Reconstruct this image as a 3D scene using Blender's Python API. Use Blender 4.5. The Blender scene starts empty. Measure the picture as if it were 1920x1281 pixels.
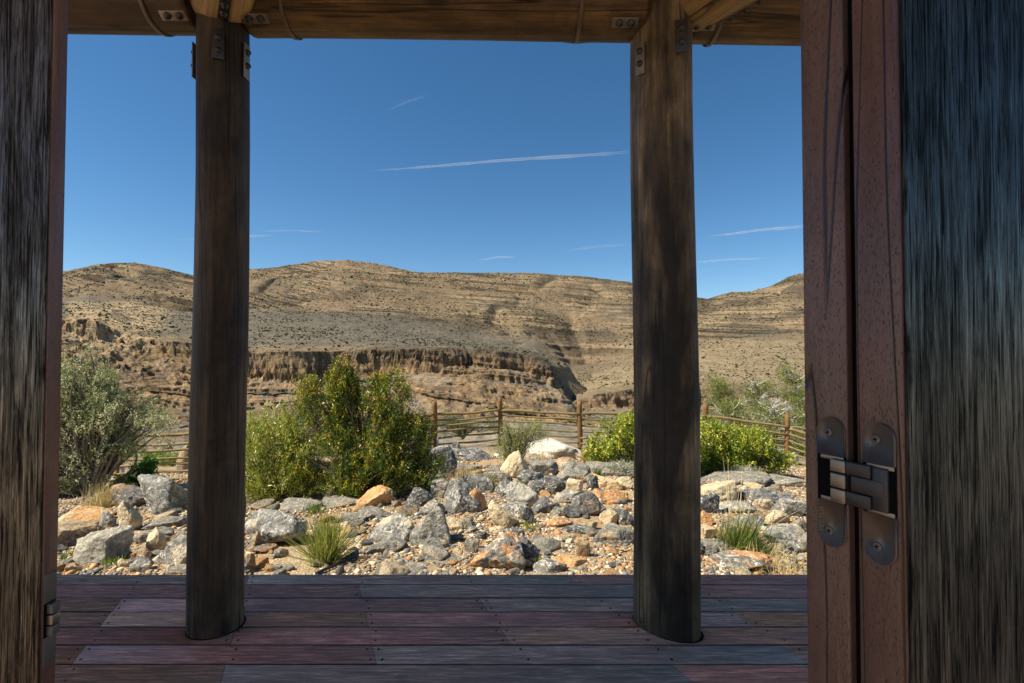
import bpy, math, random
import numpy as np
from mathutils import Vector, Matrix
R = math.radians
rng = np.random.default_rng(7); random.seed(7)
sc = bpy.context.scene; C = sc.collection
# ------------------------------------------------------------------ camera, sky, sun
CZ = 1.30; TH = math.atan(19.5/960)
cd = bpy.data.cameras.new('camera'); cam = bpy.data.objects.new('camera', cd); C.objects.link(cam)
cam.location = (0, 0, CZ); cam.rotation_euler = (R(90)+TH, 0, 0)
cd.lens = 18.0; cd.sensor_width = 36.0; cd.clip_start = 0.02; cd.clip_end = 200000
sc.camera = cam
EL = R(50); AZ = R(-106)          # direction towards the sun
SUN = Vector((math.sin(AZ)*math.cos(EL), math.cos(AZ)*math.cos(EL), math.sin(EL)))
w = bpy.data.worlds.new('World'); sc.world = w; w.use_nodes = True
nt = w.node_tree; bg = nt.nodes['Background']
sky = nt.nodes.new('ShaderNodeTexSky'); sky.sky_type = 'NISHITA'; sky.sun_disc = False
sky.sun_elevation = EL; sky.sun_rotation = AZ; sky.altitude = 2000; sky.air_density = 1.0
sky.dust_density = 0.4; sky.ozone_density = 2.0
hs = nt.nodes.new('ShaderNodeHueSaturation'); hs.inputs['Saturation'].default_value = 1.24; hs.inputs['Hue'].default_value = 0.495
nt.links.new(sky.outputs[0], hs.inputs['Color']); nt.links.new(hs.outputs[0], bg.inputs[0]); bg.inputs[1].default_value = 0.078
sd = bpy.data.lights.new('sun', 'SUN'); sd.energy = 5.0; sd.angle = R(0.5); sd.color = (1.0, 0.91, 0.74)
so = bpy.data.objects.new('sun', sd); C.objects.link(so); so.rotation_euler = (-SUN).to_track_quat('-Z', 'Y').to_euler()
sc.view_settings.view_transform = 'Standard'; sc.view_settings.look = 'None'
sc.view_settings.exposure = 0.74; sc.view_settings.gamma = 1.0
sc.cycles.max_bounces = 6; sc.cycles.diffuse_bounces = 4; sc.cycles.transparent_max_bounces = 8
sc.cycles.use_denoising = True

def ray(px, py):
    """slopes X/Y and (Z-CZ)/Y of the line of sight through a place in the 1920-wide photograph"""
    a = (np.asarray(px, float)-960)/960; b = (640.5-np.asarray(py, float))/960
    den = math.cos(TH)-b*math.sin(TH)
    return a/den, (b*math.cos(TH)+math.sin(TH))/den
def at(px, py, Y):
    u, v = ray(px, py); return Vector((float(u)*Y, Y, CZ+float(v)*Y))
# ------------------------------------------------------------------ noise
def _h(i, j, k, s):
    n = (i*374761393 + j*668265263 + k*2147483647 + s*1274126177) & 0xffffffff
    n = ((n ^ (n >> 13))*1274126177) & 0xffffffff
    return ((n ^ (n >> 16)) & 0xffff)/32767.5-1
def vn(x, y, z, s=0):
    x, y, z = np.broadcast_arrays(np.asarray(x, float), np.asarray(y, float), np.asarray(z, float))
    i, j, k = np.floor(x).astype(np.int64), np.floor(y).astype(np.int64), np.floor(z).astype(np.int64)
    fx, fy, fz = x-i, y-j, z-k
    fx, fy, fz = [f*f*f*(f*(f*6-15)+10) for f in (fx, fy, fz)]
    r = 0
    for a in (0, 1):
        for b in (0, 1):
            for c in (0, 1):
                r = r + _h(i+a, j+b, k+c, s)*(fx if a else 1-fx)*(fy if b else 1-fy)*(fz if c else 1-fz)
    return r
def fbm(x, y, z, o=4, s=0, g=0.5):
    r = 0; a = 1.0; t = 0
    for q in range(o):
        r = r+a*vn(x, y, z, s+q*17); t += a; a *= g; x, y, z = x*2.03+5.1, y*2.03+1.7, z*2.03+9.2
    return r/t
def sst(a, b, x): t = np.clip((x-a)/(b-a), 0, 1); return t*t*(3-2*t)
# ------------------------------------------------------------------ mesh helpers
def mesh(name, V, F, mat=None, parent=None, col=None, smooth=False, loc=None):
    """V (n,3); F (m,k) array or list of such arrays"""
    if not isinstance(F, list): F = [F]
    F = [np.asarray(f, np.int64) for f in F if len(f)]
    me = bpy.data.meshes.new(name); V = np.asarray(V, np.float32)
    me.vertices.add(len(V)); me.vertices.foreach_set('co', V.ravel())
    idx = np.concatenate([f.ravel() for f in F]); tot = np.concatenate([np.full(len(f), f.shape[1]) for f in F])
    st = np.concatenate([[0], np.cumsum(tot)[:-1]])
    me.loops.add(len(idx)); me.loops.foreach_set('vertex_index', idx.astype(np.int32))
    me.polygons.add(len(tot)); me.polygons.foreach_set('loop_start', st.astype(np.int32))
    me.update(calc_edges=True); me.validate()
    if smooth: me.polygons.foreach_set('use_smooth', np.ones(len(me.polygons), bool))
    if col is not None:
        a = me.color_attributes.new('Col', 'FLOAT_COLOR', 'POINT')
        c = np.ones((len(V), 4), np.float32); c[:, :3] = col; a.data.foreach_set('color', c.ravel())
    o = bpy.data.objects.new(name, me); C.objects.link(o)
    if mat: me.materials.append(mat)
    if parent: o.parent = parent
    if loc is not None: o.location = loc
    return o
def tag(o, label=None, cat=None, group=None, kind=None):
    if label: o['label'] = label
    if cat: o['category'] = cat
    if group: o['group'] = group
    if kind: o['kind'] = kind
    return o
def empty(name, loc, label, cat, group=None, rz=0, kind=None):
    o = bpy.data.objects.new(name, None); C.objects.link(o); o.location = loc; o.rotation_euler = (0, 0, rz)
    return tag(o, label, cat, group, kind)
class MB:
    def __init__(s): s.V = []; s.F = {}; s.n = 0; s.C = []
    def add(s, V, F, col=None):
        V = np.asarray(V, float).reshape(-1, 3)
        if not isinstance(F, list): F = [F]
        for f in F:
            f = np.asarray(f)
            if len(f): s.F.setdefault(f.shape[1], []).append(f+s.n)
        s.V.append(V); s.n += len(V)
        if col is not None: s.C.append(np.broadcast_to(np.asarray(col, float), (len(V), 3)))
    def box(s, c, d, rz=0, ch=0.0, M=None):
        x, y, z = [q/2 for q in d]; k = min(ch, x, y, z)
        if k <= 0:
            V = [(a*x, b*y, e*z) for a in (-1, 1) for b in (-1, 1) for e in (-1, 1)]
            F = [np.array([(0, 1, 3, 2), (4, 6, 7, 5), (0, 4, 5, 1), (2, 3, 7, 6), (0, 2, 6, 4), (1, 5, 7, 3)])]
            V = np.array(V, float)
        else:
            import bmesh
            bm = bmesh.new(); bmesh.ops.create_cube(bm, size=1)
            for v in bm.verts: v.co = Vector((v.co.x*2*x, v.co.y*2*y, v.co.z*2*z))
            bmesh.ops.bevel(bm, geom=list(bm.edges), offset=k, segments=2, affect='EDGES', profile=0.5)
            bm.verts.index_update(); V = np.array([v.co[:] for v in bm.verts]); g = {}
            for f in bm.faces: g.setdefault(len(f.verts), []).append([v.index for v in f.verts])
            F = [np.array(q) for q in g.values()]; bm.free()
        if M is not None: V = V@np.array(M).T
        c0, s0 = math.cos(rz), math.sin(rz)
        V = V@np.array([[c0, s0, 0], [-s0, c0, 0], [0, 0, 1]])
        s.add(V+np.array(c), F)
    def build(s, name, mat, parent=None, smooth=False, loc=None):
        V = np.concatenate(s.V); F = [np.concatenate(f) for f in s.F.values()]
        return mesh(name, V, F, mat, parent, np.concatenate(s.C) if s.C else None, smooth, loc)
def tube(P, rad, n=8, cap=True):
    """one swept tube along the points P"""
    P = np.asarray(P, float); m = len(P); rad = np.broadcast_to(np.asarray(rad, float), (m,))
    T = np.gradient(P, axis=0); T /= np.linalg.norm(T, axis=1)[:, None]+1e-9
    up = np.array([0, 0, 1.]) if abs(T[:, 2]).mean() < .8 else np.array([1., 0, 0])
    A = np.cross(T, up); A /= np.linalg.norm(A, axis=1)[:, None]+1e-9; B = np.cross(T, A)
    t = np.linspace(0, 2*np.pi, n, endpoint=False)
    V = P[:, None]+rad[:, None, None]*(np.cos(t)[None, :, None]*A[:, None]+np.sin(t)[None, :, None]*B[:, None])
    i = np.arange(m-1)[:, None]*n; j = np.arange(n)[None]; j2 = (j+1) % n
    F = np.stack([i+j, i+n+j, i+n+j2, i+j2], -1).reshape(-1, 4)
    V = V.reshape(-1, 3); out = [F]
    if cap: out.append(np.array([list(range(n))[::1]])); out.append(np.array([list(range((m-1)*n, m*n))[::-1]]))
    return V, out
# ------------------------------------------------------------------ material helpers
class NM:
    def __init__(s, name):
        s.m = bpy.data.materials.new(name); s.m.use_nodes = True; s.t = s.m.node_tree; s.b = s.t.nodes['Principled BSDF']
        s.tc = s.t.nodes.new('ShaderNodeTexCoord'); s.b.inputs['Roughness'].default_value = 0.8
    def n(s, typ, **k):
        nd = s.t.nodes.new(typ)
        for a, v in k.items(): setattr(nd, a, v)
        return nd
    def l(s, a, b): s.t.links.new(a, b)
    def vec(s, scale=(1, 1, 1), src='Object', rot=(0, 0, 0), rnd=False):
        mp = s.n('ShaderNodeMapping'); mp.inputs['Scale'].default_value = scale; mp.inputs['Rotation'].default_value = rot
        s.l(s.tc.outputs[src], mp.inputs[0])
        if rnd:
            oi = s.n('ShaderNodeObjectInfo'); mu = s.n('ShaderNodeMath', operation='MULTIPLY'); mu.inputs[1].default_value = 37
            s.l(oi.outputs['Random'], mu.inputs[0]); s.l(mu.outputs[0], mp.inputs['Location'])
        return mp.outputs[0]
    def noise(s, v, sc_, det=6, rough=.55, dist=0, col=False):
        nd = s.n('ShaderNodeTexNoise'); nd.inputs['Scale'].default_value = sc_; nd.inputs['Detail'].default_value = det
        nd.inputs['Roughness'].default_value = rough; nd.inputs['Distortion'].default_value = dist; s.l(v, nd.inputs['Vector'])
        return nd.outputs['Color' if col else 'Fac']
    def vor(s, v, sc_, feat='F1', out='Distance'):
        nd = s.n('ShaderNodeTexVoronoi', feature=feat); nd.inputs['Scale'].default_value = sc_; s.l(v, nd.inputs['Vector']); return nd.outputs[out]
    def ramp(s, f, stops, interp='LINEAR'):
        nd = s.n('ShaderNodeValToRGB'); cr = nd.color_ramp; cr.interpolation = interp
        while len(cr.elements) > 1: cr.elements.remove(cr.elements[-1])
        for i, (p, c) in enumerate(stops):
            e = cr.elements[0] if i == 0 else cr.elements.new(p)
            e.position = p; e.color = (c, c, c, 1) if not hasattr(c, '__len__') else (*c, 1)
        s.l(f, nd.inputs[0]); return nd.outputs[0]
    def mix(s, f, a, b, bt='MIX'):
        nd = s.n('ShaderNodeMix', data_type='RGBA', blend_type=bt)
        for v, k in ((f, 0), (a, 6), (b, 7)):
            if isinstance(v, (int, float)): nd.inputs[k].default_value = v if k == 0 else (v, v, v, 1)
            elif isinstance(v, tuple): nd.inputs[k].default_value = (*v, 1)
            else: s.l(v, nd.inputs[k])
        return nd.outputs[2]
    def math(s, op, a, b=0):
        nd = s.n('ShaderNodeMath', operation=op)
        for v, k in ((a, 0), (b, 1)):
            if isinstance(v, (int, float)): nd.inputs[k].default_value = v
            else: s.l(v, nd.inputs[k])
        return nd.outputs[0]
    def attr(s, nm='Col'):
        nd = s.n('ShaderNodeAttribute'); nd.attribute_name = nm; return nd.outputs['Color']
    def bump(s, h, st=.5, dist=.01, prev=None):
        nd = s.n('ShaderNodeBump'); nd.inputs['Strength'].default_value = st; nd.inputs['Distance'].default_value = dist
        s.l(h, nd.inputs['Height'])
        if prev is not None: s.l(prev, nd.inputs['Normal'])
        return nd.outputs[0]
    def fin(s, col, rough=None, nrm=None, spec=.3, metal=None):
        for v, k in ((col, 'Base Color'), (rough, 'Roughness'), (metal, 'Metallic')):
            if v is None: continue
            if isinstance(v, tuple): s.b.inputs[k].default_value = (*v, 1)
            elif isinstance(v, (int, float)): s.b.inputs[k].default_value = v
            else: s.l(v, s.b.inputs[k])
        s.b.inputs['Specular IOR Level'].default_value = spec
        if nrm is not None: s.l(nrm, s.b.inputs['Normal'])
        return s.m

def rock_mat(name, c1, c2, patch, pamt, vein, vcol=(.78, .75, .66), fine=1.0):
    """weathered limestone: two tones, iron or lime patches, calcite veins"""
    k = NM(name); v = k.vec(rnd=True)
    n1 = k.noise(v, 5*fine, 8, .62, .4); n2 = k.noise(v, 26*fine, 7, .68); n3 = k.noise(v, 2.3*fine, 5, .6, .8)
    base = k.mix(k.ramp(n1, [(.36, 0), (.62, 1)]), c1, c2)
    base = k.mix(k.ramp(n3, [(pamt-.035, 1), (pamt+.035, 0)]), base, patch)
    vd = k.noise(v, 3.4*fine, 4, .6, 1.6); vv = k.ramp(vd, [(.465, 0), (.487, 1), (.505, 1), (.525, 0)])
    vd2 = k.noise(k.vec((1, 1.6, .8), rot=(.5, .8, .2), rnd=True), 8*fine, 4, .65, 1.2); vv2 = k.ramp(vd2, [(.48, 0), (.495, .8), (.505, 0)])
    va = k.math('MULTIPLY', k.math('MAXIMUM', vv, vv2), k.math('MULTIPLY', k.ramp(n2, [(.38, 0), (.62, 1)]), vein))
    base = k.mix(va, base, vcol)
    base = k.mix(1.0, base, k.ramp(n2, [(.2, .5), (.5, .98), (.8, 1.3)]), 'MULTIPLY')
    sp = k.ramp(k.noise(v, 75*fine, 3, .7), [(.3, .72), (.5, 1), (.72, 1.25)]); base = k.mix(1.0, base, sp, 'MULTIPLY')
    b1 = k.bump(n1, .7, .09/fine); b2 = k.bump(n2, .85, .035/fine, b1)
    cr = k.ramp(k.vor(k.mix(.25, v, k.noise(v, 3, 3, .5, 0, True)), 5*fine, 'DISTANCE_TO_EDGE'), [(0, 0), (.05, 1)])
    b3 = k.bump(cr, .45, .012/fine, b2)
    return k.fin(base, .85, b3, .25)
GREY = (.17, .168, .158); 
RM = {
 'grey': rock_mat('rock_grey', (.13, .13, .125), (.34, .33, .285), (.56, .47, .33), .425, 1.0),
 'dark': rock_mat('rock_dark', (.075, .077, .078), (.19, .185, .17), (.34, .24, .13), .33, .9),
 'light': rock_mat('rock_light', (.3, .285, .24), (.5, .46, .36), (.2, .2, .19), .42, .6),
 'orange': rock_mat('rock_orange', (.58, .29, .11), (.68, .42, .2), (.72, .52, .3), .42, .3, (.75, .6, .4)),
 'cream': rock_mat('rock_cream', (.6, .46, .27), (.72, .6, .4), (.22, .2, .17), .4, .3, (.78, .7, .55)),
 'mix': rock_mat('rock_mixed', (.13, .13, .125), (.25, .24, .21), (.56, .28, .1), .475, 1.0),
 'slab': rock_mat('rock_slab', (.16, .15, .125), (.32, .29, .23), (.42, .29, .15), .4, .5),
 'white': rock_mat('rock_white', (.5, .45, .36), (.74, .69, .58), (.3, .25, .18), .4, .4, (.85, .8, .7)),
 'brown': rock_mat('rock_brown', (.3, .2, .11), (.46, .33, .19), (.16, .15, .14), .45, .5),
}
# ------------------------------------------------------------------ near ground
def ground_z(x, y):
    x = np.asarray(x, float); y = np.asarray(y, float)
    z = -.28-.085*(y-3)-.06*(np.sqrt(x*x+1)-1)
    z = np.where(y < 3, -.28-.0*y-.06*(np.sqrt(x*x+1)-1), z)
    z = z+.05*fbm(x*.7, y*.7, 3, 3, 11)*sst(3, 6, y)
    z = z-.025*np.maximum(y-15, 0)*sst(15, 25, y)
    e = 33+5*vn(x*.06, 0, 0, 5); d = np.maximum(y-e, 0)
    return z-d*1.1*sst(0, 8, d)-.0*x
def hit(px, py):
    """place on the near ground seen at this spot of the photograph"""
    u, v = ray(px, py); u = float(u); v = float(v); Y = 3.0
    for _ in range(400):
        if CZ+v*Y <= float(ground_z(u*Y, Y)): break
        Y += .05 if Y < 15 else .2
    for _ in range(4):
        lo = Y-.2; f = lambda q: CZ+v*q-float(ground_z(u*q, q))
        Y = Y-f(Y)/((f(Y)-f(Y-.01))/.01)
    return u*Y, Y, float(ground_z(u*Y, Y))
k = NM('ground_mat'); v = k.vec()
g1 = k.noise(v, .9, 5, .6); g2 = k.noise(v, 14, 7, .7); g3 = k.vor(v, 46, 'F1', 'Color'); g3d = k.vor(v, 46)
col = k.mix(k.ramp(g1, [(.42, 0), (.58, 1)]), (.40, .22, .09), (.38, .30, .19))
stc = k.ramp(g3, [(0, (.2, .19, .17)), (.35, (.36, .29, .2)), (.6, (.58, .42, .24)), (1, (.72, .6, .42))])
col = k.mix(k.ramp(g2, [(.4, .15), (.6, .8)]), col, stc)
col = k.mix(1.0, col, k.ramp(k.noise(v, 60, 4, .7), [(.25, .55), (.6, 1.1)]), 'MULTIPLY')
sx = k.n('ShaderNodeSeparateXYZ'); k.l(v, sx.inputs[0]); g4 = k.noise(v, .5, 5, .6)
gy = k.math('MULTIPLY', k.ramp(k.math('MULTIPLY', sx.outputs[1], .05), [(.55, 0), (.68, 1)]), k.ramp(g4, [(.36, .2), (.5, 1)]))
rk = k.mix(k.ramp(k.noise(k.vec((1, 1, 5)), 1.6, 7, .7), [(.35, 0), (.65, 1)]), (.12, .115, .1), (.27, .24, .19))
col = k.mix(gy, col, rk); b = k.bump(g2, .6, .05); b = k.bump(g3d, .6, .02, b)
GM = k.fin(col, .95, b, .1)
def polar(name, us, Ys, zf, mat, smooth=True, colf=None):
    U, Y = np.meshgrid(us, Ys); X = U*Y; Z, col, *dy = zf(U, X, Y)
    if dy: Y = Y+dy[0]; X = U*Y; Z = CZ+(Z-CZ)*Y/(Y-dy[0])
    V = np.stack([X, Y, Z], -1).reshape(-1, 3); nu = len(us); i = np.arange(len(Ys)-1)[:, None]*nu; j = np.arange(nu-1)[None]
    F = np.stack([i+j, i+j+1, i+nu+j+1, i+nu+j], -1).reshape(-1, 4)
    return mesh(name, V, F, mat, None, None if col is None else col.reshape(-1, 3), smooth), X, Y, Z
def near_z(U, X, Y):
    z = ground_z(X, Y)+.018*fbm(X*4, Y*4, 0, 4, 3)+.007*fbm(X*22, Y*22, 0, 3, 31)
    m = sst(12, 20, Y); ra = vn(X*.35+vn(X, Y, 0)*1.2, Y*.8, 2, 8); z = z+m*(.28*np.round(ra*3)/3)
    return z, None
gr, *_ = polar('ground', np.linspace(-1.6, 1.6, 900), np.concatenate([np.linspace(2.4, 3.2, 4), np.geomspace(3.3, 16, 520), np.linspace(16.1, 52, 180)]), near_z, GM)
tag(gr, kind='structure')
# land behind and beside the house, out to the horizon
def back(U, X, Y): return X*0-.42, None
nb = 40; rr = np.array([0, 3, 8, 20, 60, 200, 900, 4000.]); an = np.linspace(R(140), R(400), nb)
V = [(rr_*math.cos(a), min(2.4, rr_*math.sin(a)) if math.sin(a) > 0 and rr_ < 9 else rr_*math.sin(a), -.45-.00*rr_) for rr_ in rr for a in an]
F = [(i*nb+j, i*nb+j+1, (i+1)*nb+j+1, (i+1)*nb+j) for i in range(len(rr)-1) for j in range(nb-1)]
Vb = [(-60, -400, -.5), (60, -400, -.5), (60, 2.39, -.5), (-60, 2.39, -.5)]
tag(mesh('terrain', Vb, np.array([(0, 1, 2, 3)]), GM), kind='structure')
# ------------------------------------------------------------------ far hills
def cv(pts, x): p = np.array(pts, float); return np.interp(x, p[:, 0], p[:, 1])
SKY = [(-600, 545), (0, 520), (118, 507), (150, 501), (175, 495), (205, 492), (250, 491), (300, 500), (360, 515), (420, 514), (468, 503), (500, 502), (545, 495), (590, 488), (650, 486), (700, 492), (740, 500), (770, 507), (800, 510), (900, 510), (1000, 511), (1080, 516), (1180, 527), (1240, 545), (1300, 556), (1325, 559), (1345, 554), (1370, 547), (1405, 546), (1440, 537), (1462, 528), (1478, 518), (1495, 513), (1550, 505), (1700, 505), (2600, 545)]
BCK = [(-600, 580), (118, 565), (170, 560), (230, 574), (300, 588), (360, 592), (470, 592), (560, 597), (650, 603), (720, 613), (800, 625), (900, 643), (1000, 660), (1040, 684), (1070, 705), (1110, 712), (1180, 690), (1300, 655), (1500, 640), (2600, 640)]
CLF = [(-600, 600), (118, 590), (200, 602), (260, 628), (300, 637), (360, 642), (470, 661), (560, 657), (640, 657), (700, 654), (830, 650), (870, 656), (900, 652), (960, 657), (1020, 668), (1048, 684), (1062, 715), (1090, 752), (1120, 738), (1180, 728), (1300, 726), (1500, 738), (2600, 740)]
DRP = [(-600, 20), (118, 12), (200, 30), (300, 28), (360, 30), (470, 46), (840, 44), (880, 22), (1040, 30), (1060, 12), (1090, 14), (1180, 40), (1300, 22), (1500, 20), (2600, 20)]
_sr = np.random.default_rng(12); _th = _sr.uniform(.9, 4.2, 190)*np.where(_sr.random(190) < .15, 2.2, 1); _zs = np.concatenate([[0], np.cumsum(_th)])-170
_bo = _sr.uniform(-1, 1, 200); _bc = _sr.uniform(-1, .8, 200)
def strata(z, st):
    """softer and harder beds: a slope in the soft, a step at the hard bed"""
    k_ = np.clip(np.searchsorted(_zs, z.ravel()*1.0/st)-1, 0, len(_th)-1).reshape(z.shape); f = (z/st-_zs[k_])/_th[k_]
    g = np.where(f < .84, f*.10/.84, .10+(f-.84)/.16*.90); return (_zs[k_]+g*_th[k_])*st
def far_z(U, X, Y):
    px = 960+960*U; near = sst(1000, 600, Y); crg = sst(640, 560, Y)
    wx = 24*fbm(X/75, Y/75, 0, 5, 40, .6)*near
    rg = lambda f, s, y=0: 1-2*np.abs(vn(X/f+.5*vn(X/f*2.3, Y/f, 0, s+1), y, 0, s))
    blk = (5*rg(37, 41, Y/25)+4.5*rg(15, 43, Y/9)*sst(-.5, .4, vn(X/45, 0, 0, 19))+2.6*rg(6, 45, Y/4)+3.2*fbm(X/9, Y/4, 0, 4, 47, .6))*crg
    D = Y+wx+blk
    pxw = px+30*vn(X/60, Y/60, 0, 9)*sst(1100, 700, Y)
    def v(c, off=0): return (660-(cv(c, pxw)+off))/960
    vS = (660-cv(SKY, px))/960; vB = v(BCK); vC = v(CLF); dr = cv(DRP, pxw)*(1+.3*vn(X/34, 0, 0, 14)); vF = vC-dr/960
    KD = [200, 330, 430, 540, 549, 850, 1020, 1220, 1500, 1620, 2300]
    zB = vB*850; zS = vS*1500
    KZ = [-.26*200+0*vS, -.17*330+0*vS, -.125*430+0*vS, vF*538, vC*549, zB, zB+(zS-zB)*.22, zB+(zS-zB)*.62, zS, zS-20, zS-420]
    z = np.zeros_like(D)
    for a in range(len(KD)-1):
        t = np.clip((D-KD[a])/(KD[a+1]-KD[a]), 0, 1); m = (D >= KD[a]) & (D < KD[a+1]) if a else D < KD[1]
        z = np.where(m, KZ[a]*(1-t)+KZ[a+1]*t, z)
    z = np.where(D >= KD[-1], KZ[-1], z)
    can = sst(549, 541, D)
    mt = sst(880, 1050, Y)*sst(1500, 1380, Y)
    n = fbm(X/90, Y/90, z/40, 5, 50)
    dip = .13*X+9*vn(X/160, Y/200, 0, 51)+.42*np.minimum(X+330, 0)+3*fbm(X/40, Y/40, 0, 3, 56)
    gl = np.abs(vn(X/150+.5*vn(X/60, Y/80, 0, 1), Y/500, 0, 61)); gul = sst(.30, 0, gl)
    z = z+can*(4*n)+mt*(24*fbm(X/240, Y/240, 0, 5, 60)-13*gul)
    har = sst(-.35, .15, fbm(X/55, Y/55, z/25, 4, 57))
    zt = strata(z+dip, 1.0)-dip+.5*rg(9, 48, 3)+.7*fbm(X/6, Y/6, z/3, 4, 53)
    z = z*(1-can*har)+zt*can*har+can*(1-har)*1.2*fbm(X/9, Y/9, 0, 4, 54)
    mid = sst(560, 620, D)
    zm = strata(z*.55+dip*.25, 1.0)/.55-dip*.25/.55
    z = z+mid*(1-sst(1450, 1500, Y))*(.30+.35*sst(-.1, .2, fbm(X/120, Y/120, 0, 3, 58)))*sst(900, 1000, Y+90*vn(X/50, 0, 0, 2))*(zm-z)
    z = z+mid*(1.8*fbm(X/20, Y/20, 0, 4, 70))
    # --- rock colours
    gx = np.gradient(z, axis=0)/np.maximum(np.gradient(Y, axis=0), .1)
    stp = sst(.55, 1.2, np.abs(gx))
    pn = fbm(X/130, Y/130, z/30, 5, 80); q1 = sst(-.12, .16, pn+.12*np.sin((z+dip)/9))
    tan = np.array([.205, .155, .098]); tan2 = np.array([.112, .090, .064]); grey = np.array([.135, .122, .098])
    orr = np.array([.33, .215, .115]); rust = np.array([.20, .135, .08]); cream = np.array([.46, .34, .2])
    L = lambda a, b, t: a*(1-t[..., None])+b*t[..., None]
    col = L(np.broadcast_to(tan2, (*z.shape, 3)), np.broadcast_to(tan, (*z.shape, 3)), q1)
    big = fbm(X/420, Y/420, 0, 3, 85); col = L(col, np.broadcast_to(tan*1.05, (*z.shape, 3)), sst(.1, .3, big)*.7)
    pl = mid*sst(1010, 860, Y)*sst(1090, 980, px+20*pn); col = L(col, np.broadcast_to(grey, (*z.shape, 3)), pl*.85)
    sand = sst(1000, 1080, px)*sst(1000, 800, Y); col = L(col, np.broadcast_to(np.array([.27, .21, .128]), (*z.shape, 3)), sand*mid*.8)
    gm = sst(.12, .2, fbm(X/80, Y/80, 3, 3, 86)-.35+sst(1110, 1150, px)*sst(1420, 1380, px)*.6)*sst(560, 530, D)
    cc = L(np.broadcast_to(orr, (*z.shape, 3)), np.broadcast_to(rust, (*z.shape, 3)), sst(-.1, .35, fbm(X/4, Y/10, z/16, 4, 87)))
    cg = L(np.broadcast_to(grey*1.35, (*z.shape, 3)), np.broadcast_to(tan*.95, (*z.shape, 3)), sst(-.2, .2, fbm(X/45, Y/45, z/9, 4, 90)))
    canc = L(cg, cc, np.clip(stp*1.0+.25*sst(0, .3, n), 0, 1)); col = L(col, canc, can)
    col = L(col, np.broadcast_to(orr*.85, (*z.shape, 3)), mid*stp*.35*sst(1200, 900, Y))
    bandn = fbm(X/150, Y/150, (z+dip)/5, 3, 91); col = L(col, np.broadcast_to(rust*1.15, (*z.shape, 3)), mt*sst(.16, .3, bandn)*.45)
    v_ = (z-CZ)/Y; py = 660-960*v_
    lc = sst(115, 140, px)*sst(350, 250, px)*sst(560, 575, py)*sst(690, 640, py+.15*(px-200))*sst(-.5, -.05, fbm(X/30+Y/60, (z-.5*X)/9, 0, 4, 92)); col = L(col, np.broadcast_to(cream, (*z.shape, 3)), lc*.85)
    sd_ = z+dip; k_ = np.clip(np.searchsorted(_zs, sd_.ravel())-1, 0, len(_th)-2).reshape(z.shape); f = np.clip((sd_-_zs[k_])/_th[k_], 0, 1); f = sst(.72, 1, f)
    bo = _bo[k_]*(1-f)+_bo[k_+1]*f; cm = sst(556, 550, Y)*sst(300, 360, Y)*sst(-.5, 0, fbm(X/30, z/14, 0, 3, 59)+.25)
    dy = (bo*2.1+1.3*fbm(X/5, z/2.5, 0, 4, 62)+1.6*np.abs(vn(X/8+z/30, z/9, 0, 63)))*cm
    bm = sst(-.15, .15, fbm(X/90, Y/120, 0, 3, 64)); kk = np.clip(np.searchsorted(_zs, (z*.75+dip*.3).ravel())-1, 0, len(_th)-2).reshape(z.shape)
    col = col*(1+(.6*_bc[kk]*mid*bm*sst(900, 1000, Y)+.22*_bc[k_]*can)[..., None])
    return z, col*(1+.16*fbm(X/7, Y/7, z/5, 3, 95))[..., None], dy
k = NM('hill_mat'); v = k.vec()
a = k.attr(); h1 = k.noise(v, .12, 8, .7); h2 = k.noise(k.vec((.02, .02, .55)), 1.0, 5, .65, .6); h3 = k.noise(v, .7, 6, .75)
col = k.mix(1.0, a, k.ramp(h1, [(.3, .7), (.5, 1), (.7, 1.25)]), 'MULTIPLY')
col = k.mix(.8, col, k.ramp(h2, [(.35, .78), (.5, 1), (.65, 1.12)]), 'MULTIPLY')
col = k.mix(.9, col, k.ramp(h3, [(.32, .6), (.45, .95), (.7, 1.2)]), 'MULTIPLY')
spk = k.ramp(k.vor(v, .33), [(.14, 0), (.24, 1)]); spk = k.math('MAXIMUM', spk, k.ramp(k.noise(v, .03, 4, .6), [(.62, 0), (.68, 1)])); col = k.mix(spk, (.06, .055, .035), col)
b = k.bump(h2, .6, 2.5); b = k.bump(h1, .7, 4.0, b); b = k.bump(h3, .7, .8, b)
HM = k.fin(col, .95, b, .05)
Yf = np.concatenate([np.linspace(200, 380, 30), np.linspace(382, 600, 520), np.linspace(602, 950, 190), np.linspace(954, 1620, 300), np.linspace(1650, 2300, 8)])
hill, HX, HY, HZ = polar('hills', np.linspace(-1.35, 1.35, 1250), Yf, far_z, HM)
tag(hill, kind='structure')
# ------------------------------------------------------------------ ground beyond the hills, one sheet out to the horizon
tag(mesh('valley_floor', [(-9000, 40, -62), (9000, 40, -62), (60000, 60000, -400), (-60000, 60000, -400)], np.array([(0, 1, 2, 3)]), GM), kind='structure')
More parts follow.
